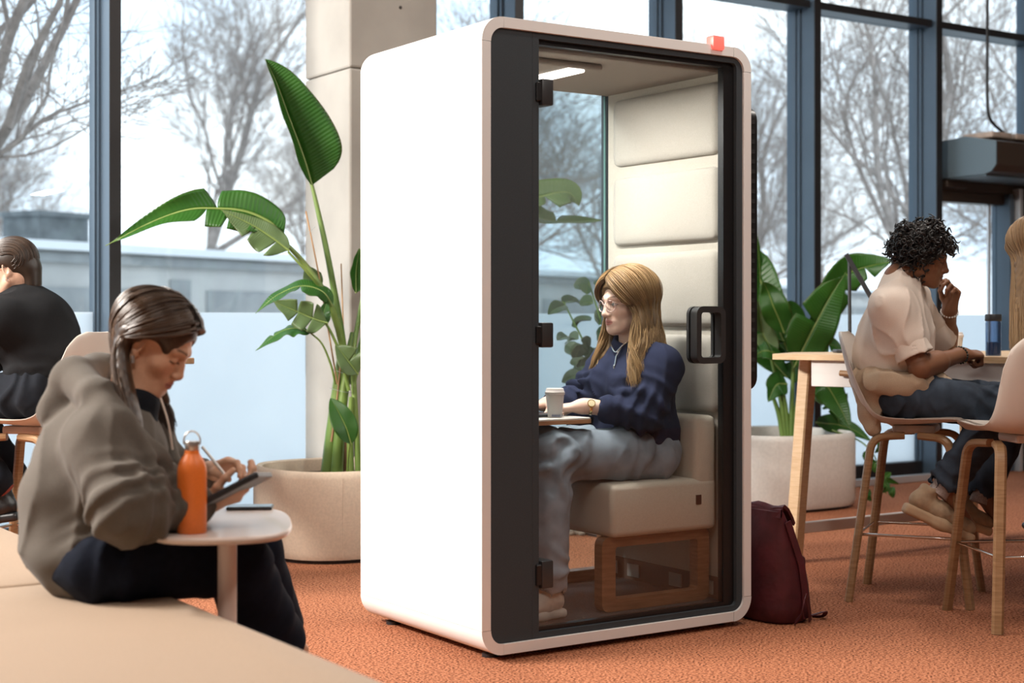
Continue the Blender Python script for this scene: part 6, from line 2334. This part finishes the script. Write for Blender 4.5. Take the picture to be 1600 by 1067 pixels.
    cloth('jeans', s, .0065, M_dkjean, r, fo)
    for q in 'RL':
        an, kn, te = A3(J['an' + q]), A3(J['kn' + q]), A3(J['toe' + q])
        MB().tube([Vector(lp_(kn, an, .88)), Vector(an), Vector(an + (an - kn) / np.linalg.norm(an - kn) * .04)], .043, 14).build('sock', M_sock, r, smooth=60)
    upn = A3(UPV * .93 + RIGHT * .38)
    shoe(r, P(1411, 800, 5.98), P(1516, 848, 5.96), upn, M_trainer, M_trsole, .048, hgt=.10, sole=.036)
    shoe(r, P(1462, 806, 6.24), P(1546, 838, 6.2), A3(UPV * .93 + RIGHT * .32), M_trainer, M_trsole, .048, hgt=.10, sole=.036)
    # curls
    rnd = np.random.RandomState(12)
    paths, rr, colr = [], [], []
    E = np.array([.088, .107, .100]); c0 = np.array([0, -.018, .040])
    M_ = 22
    tries = 0
    while len(paths) < 620:
        v = rnd.randn(3); v /= np.linalg.norm(v)
        p = c0 + v * E
        # leave face, neck and ears free
        if p[1] > .060 and p[2] < .062: continue
        if p[1] > .02 and p[2] < .030: continue
        if p[2] < -.062: continue
        if abs(p[0]) > .06 and -.035 < p[1] < .03 and p[2] < .012: continue
        root = R @ (p * .95) + A3(O)
        out = R @ v
        dr = out * .8 + np.array([0, 0, -.55]) + rnd.randn(3) * .35
        dr /= np.linalg.norm(dr)
        a = np.cross(dr, rnd.randn(3)); a /= np.linalg.norm(a); b = np.cross(dr, a)
        Lc = rnd.uniform(.035, .062)
        rc = rnd.uniform(.006, .0115)
        tn = rnd.uniform(1.4, 2.3)
        t = np.linspace(0, 1, M_)
        rad_ = rc * np.minimum(1, t * 3 + .2)
        ph = rnd.rand() * 6.28
        path = root + np.outer(t * Lc, dr) + (np.outer(np.cos(ph + t * tn * 6.28), a) + np.outer(np.sin(ph + t * tn * 6.28), b)) * rad_[:, None] - np.outer(t ** 2 * .010, [0, 0, 1])
        paths.append(path)
        rr.append(rnd.uniform(.0024, .0042))
        g_ = rnd.uniform(.6, 1.6)
        colr.append(np.array([.010, .008, .007]) * g_)
    V, F = tubes(paths, rr, np.concatenate([np.ones(M_ - 4), np.linspace(1, .4, 4)]), 5)
    cv = np.concatenate([np.repeat(np.array(colr), M_ * 5, axis=0), np.ones((len(V), 1))], 1)
    s_ = SDF()
    s_.ell(R @ (c0 * .95) + A3(O), E * 1.02, R=R, k=.005)
    s_.ell(R @ np.array([0, .108, -.030]) + A3(O), (.080, .078, .083), R=R, k=.012, sub=True)
    s_.ell(R @ np.array([0, .05, -.11]) + A3(O), (.10, .10, .092), R=R, k=.012, sub=True)
    V2, F2 = s_.mesh(.005, limb_folds([], .006, 45, 9, .003))
    colobj('hair', joinm([(V, F, cv), (V2, F2, solid(V2, (.008, .0065, .006)))]), M_hair, r)
    # bracelets, earring, necklace cord
    for q, m, n_, rb in (('L', M_white, 20, .0052), ('R', pbr('dark_green_beads', (.02, .035, .03), .25), 20, .0048)):
        el, wr = A3(J['el' + q]), A3(J['wr' + q])
        d = (wr - el) / np.linalg.norm(wr - el)
        c = wr - d * .012
        a = np.cross(d, (0.2, .1, 1)); a /= np.linalg.norm(a); b = np.cross(d, a)
        mb = MB()
        for k in range(n_):
            t = 2 * math.pi * k / n_
            ct = c + (a * math.cos(t) + b * math.sin(t)) * .034
            mb.lathe([(.0001, -rb), (rb * .7, -rb * .7), (rb, 0), (rb * .7, rb * .7), (.0001, rb)], 8, at=tuple(ct))
        mb.build('bead_bracelet', m, r, smooth=80)
    ear = R @ (np.array([.077, -.004, -.040]) * .95) + A3(O)
    MB().tube([Vector(ear + R @ np.array([0.002, .0075 * math.cos(a), .0075 * math.sin(a) - .006])) for a in np.linspace(0, 2 * math.pi, 16, endpoint=False)], .0016, 6, closed=True).build('hoop_earring', M_gold, r, smooth=60)
    return r


curly_man()


# ================================================================= man in the black shirt by the window
def shirt_man():
    U = A3(UPV); Rt_ = A3(RIGHT); Vd = A3(VD)
    J = dict(pelvis=P(62, 614, 6.15), chest=P(52, 520, 6.18), neck=P(30, 458, 6.2),
             shL=P(2, 500, 6.02), elL=P(-60, 572, 6.25), wrL=P(-120, 552, 6.5),
             shR=P(52, 486, 6.42), elR=P(-10, 556, 6.68), wrR=P(-80, 548, 6.78),
             hipL=P(52, 617, 6.05), knL=P(-95, 622, 6.2), anL=P(-4, 752, 6.2), toeL=P(-50, 815, 6.3),
             hipR=P(70, 613, 6.28), knR=P(-60, 618, 6.5), anR=P(20, 740, 6.45), toeR=P(-40, 800, 6.5))
    r = person((S3.x, S3.y, .73), 'man in black overshirt hunched at the window table')
    O = P(18, 421, 6.18)
    R = head_frame(CD(-.97, .12), math.radians(-14))
    hd = make_head(O, R, J['neck'], SK_K, (.42, .16, .14), (.06, .035, .02), 'closed', male=True, scale=.96, h=.003)
    hl = hand(J['wrL'], -RIGHT, -UPV, False, ((15, 25, 15),) * 4, elbow=J['elL'], skin=SK_K, h=.0035)
    hr = hand(J['wrR'], -RIGHT, -UPV, True, ((15, 25, 15),) * 4, elbow=J['elR'], skin=SK_K, h=.0035)
    skinobj([hd, hl, hr, core_body(J, SK_K, True)], r)
    pel, ch, nk = A3(J['pelvis']), A3(J['chest']), A3(J['neck'])
    f = A3(F3)
    Rm = np.array([f, np.cross(U, f), U]).T
    s = SDF()
    s.cone(pel + U * .015, lp_(pel, ch, .5) + Rt_ * .03, .135, .150, k=.06)
    s.cone(lp_(pel, ch, .5) + Rt_ * .03, ch + Rt_ * .015, .150, .150, k=.06)
    s.ell(ch + U * .025, (.145, .205, .15), R=Rm, k=.06)
    s.cone(J['shL'], J['shR'], .082, .082, k=.07)
    s.cone(lp_(ch, nk, .5), nk, .11, .070, k=.05)
    for q in 'RL':
        s.cone(J['sh' + q], J['el' + q], .080, .066, k=.05)
        s.cone(J['el' + q], lp_(J['el' + q], J['wr' + q], .85), .062, .048, k=.03)
    s.cone(nk + U * .01, nk + U * .09 - Rt_ * .03, .058, .075, k=.008, sub=True)
    fo = limb_folds([(J['shL'], J['elL'], .009, 3, .7, .5), (pel, ch, .010, 3.0, .35, .4)], .010, 7, 51.0, .002)
    cloth('overshirt', s, .0068, M_shirt, r, fo)
    s = SDF()
    s.chain([nk + Rt_ * .055 - Vd * .03 + U * .005, nk + Rt_ * .03 + Vd * .06 + U * .012, nk - Rt_ * .03 + Vd * .065], [.017, .017, .014], k=.02)
    s.chain([nk + Rt_ * .055 - Vd * .03 + U * .005, nk + Rt_ * .01 - Vd * .075, nk - Rt_ * .04 - Vd * .07 - U * .02], [.017, .017, .014], k=.02)
    cloth('collar', s, .005, M_shirt, r)
    s = SDF()
    s.ell(pel, (.13, .17, .085), R=Rm, k=.05)
    for q in 'RL':
        kn, an = J['kn' + q], J['an' + q]
        s.cone(J['hip' + q], kn, .095, .080, k=.04).cone(kn, an, .078, .060, k=.03)
    cloth('jeans', s, .008, M_black_den, r, limb_folds([(J['hipL'], J['knL'], .007, 5, .1, .3)], .007, 9, 61.0, .002))
    for q, (hx, hy, tx, ty, Y) in (('L', (30, 812, -44, 822, 6.22)), ('R', (48, 800, -20, 808, 6.46))):
        an = A3(J['an' + q])
        MB().tube([Vector(an), P(hx - 22, hy - 45, Y)], .042, 12).build('sock', M_redsock, r, smooth=60)
        shoe(r, P(hx, hy, Y), P(tx, ty, Y), (0, 0, 1), M_boot, M_boot, .046, 'boot', hgt=.13, sole=.03)
    # combed-back short hair
    rnd = np.random.RandomState(3)
    paths, rr, colr = [], [], []
    E = np.array([.082, .104, .094]); c0 = np.array([0, -.016, .036])
    while len(paths) < 1100:
        x = rnd.uniform(-1, 1)
        a0 = math.radians(rnd.uniform(42, 100)); a1 = a0 + math.radians(rnd.uniform(60, 150))
        lay = rnd.uniform(1.0, 1.07)
        pts = []
        for t in np.linspace(0, 1, 14):
            al = a0 + (a1 - a0) * t
            sx = x * (.55 + .45 * math.sin(min(al, math.pi / 2)))
            v = np.array([sx, math.cos(al) * math.sqrt(max(.02, 1 - sx * sx * .8)), math.sin(al) * math.sqrt(max(.05, 1 - sx * sx))])
            v /= np.linalg.norm(v)
            pp = c0 + v * E * lay
            pts.append(R @ (pp * .96) + A3(O))
        pts = np.array(pts)
        if pts[-1][2] < O[2] - .10: continue
        paths.append(pts); rr.append(rnd.uniform(.0013, .0024)); colr.append(np.array([.035, .020, .012]) * rnd.uniform(.5, 1.6))
    V, F = tubes(paths, rr, np.ones(14))
    cv = np.concatenate([np.repeat(np.array(colr), 14 * 4, axis=0), np.ones((len(V), 1))], 1)
    s_ = SDF()
    s_.ell(R @ (c0 * .96) + A3(O), E * .985, R=R, k=.005)
    s_.ell(R @ np.array([0, .108, -.035]) + A3(O), (.085, .074, .092), R=R, k=.012, sub=True)
    for q in (-1, 1):
        s_.ell(R @ np.array([q * .085, .015, -.045]) + A3(O), (.03, .06, .06), R=R, k=.008, sub=True)
    s_.ell(R @ np.array([0, .02, -.12]) + A3(O), (.10, .085, .07), R=R, k=.012, sub=True)
    s_.cone(R @ np.array([0, -.075, -.02]) + A3(O), R @ np.array([0, -.070, -.075]) + A3(O), .048, .040, k=.03)
    V2, F2 = s_.mesh(.005)
    colobj('hair', joinm([(V, F, cv), (V2, F2, solid(V2, (.022, .013, .008)))]), M_hair, r)
    ear = R @ (np.array([-.077, -.006, -.042]) * .96) + A3(O)
    MB().tube([Vector(ear + R @ np.array([-.001, .006 * math.cos(a), .006 * math.sin(a) - .005])) for a in np.linspace(0, 2 * math.pi, 14, endpoint=False)], .0014, 6, closed=True).build('hoop_earring', M_silver, r, smooth=60)
    MB().tube([Vector(R @ (np.array(p) * .96) + A3(O)) for p in ((-.080, -.012, .006), (-.074, .05, .006), (-.058, .092, .004))], .0014, 6).build('glasses_arm', M_black, r)
    return r


shirt_man()


# ================================================================= long-haired blonde person, mostly seen from behind
def blonde():
    U = A3(UPV); Rt_ = A3(RIGHT); Vd = A3(VD)
    J = dict(pelvis=C(2.050, 5.70, .81), chest=C(2.070, 5.80, 1.05), neck=C(2.095, 5.84, 1.235),
             shL=C(2.03, 5.82, 1.16), elL=C(2.05, 5.97, .99), wrL=C(2.10, 6.12, 1.01),
             shR=C(2.270, 5.84, 1.17), elR=C(2.350, 5.98, .99), wrR=C(2.270, 6.18, 1.01),
             hipL=C(2.03, 5.74, .80), knL=C(2.12, 6.10, .775), anL=C(2.12, 6.0, .36), toeL=C(2.13, 6.13, .29),
             hipR=C(2.16, 5.76, .80), knR=C(2.29, 6.12, .775), anR=C(2.28, 6.02, .36), toeR=C(2.29, 6.15, .29))
    r = person((S2.x, S2.y, .73), 'person with long straight blonde hair on the stool at the maple table')
    O = C(2.02, 5.90, 1.385)
    R = head_frame(F2, math.radians(-12))
    hd = make_head(O, R, J['neck'], SK_F, (.5, .18, .16), (.2, .12, .06), 'closed', scale=.95, h=.0045)
    hl = hand(J['wrL'], F2, -UPV, False, ((20, 30, 20),) * 4, elbow=J['elL'], skin=SK_F, h=.0045)
    hr = hand(J['wrR'], F2, -UPV, True, ((20, 30, 20),) * 4, elbow=J['elR'], skin=SK_F, h=.0045)
    skinobj([hd, hl, hr, core_body(J, SK_F)], r)
    pel, ch, nk = A3(J['pelvis']), A3(J['chest']), A3(J['neck'])
    f = A3(F2); Rm = np.array([f, np.cross(U, f), U]).T
    s = SDF()
    s.cone(pel + U * .02, ch, .118, .115, k=.05)
    s.ell(ch + U * .02, (.105, .155, .14), R=Rm, k=.05)
    s.cone(J['shL'], J['shR'], .058, .058, k=.05).cone(lp_(ch, nk, .5), nk, .09, .058, k=.05)
    for q in 'RL':
        s.cone(J['sh' + q], J['el' + q], .056, .050, k=.04).cone(J['el' + q], lp_(J['el' + q], J['wr' + q], .85), .048, .038, k=.03)
    cloth('knit_top', s, .008, M_greytop, r, limb_folds([], .006, 9, 71.0, .002))
    s = SDF()
    s.ell(pel - U * .0, (.115, .16, .08), R=Rm, k=.05)
    for q in 'RL':
        s.cone(J['hip' + q], J['kn' + q], .080, .066, k=.04).cone(J['kn' + q], J['an' + q], .062, .048, k=.03)
    cloth('trousers', s, .009, M_black_den, r, limb_folds([], .005, 9, 81.0, .002))
    for q in 'RL':
        an = A3(J['an' + q])
        hl_ = an - f * .05 - U * .082; shoe(r, hl_, hl_ + f * .24, (0, 0, 1), M_boot, M_boot, .04)

    def drop(w, s_):
        return .48, A3(RIGHT) * ((-.30 if s_ < 0 else .10) * (1 - w) - .14) - f * .85
    colobj('hair', long_hair(O, R, drop, 2600, 9, (.20, .115, .052), (.42, .27, .135), .004, .0, .0016, front=70, lift=.05, clumps=90), M_hair, r)
    return r


blonde()
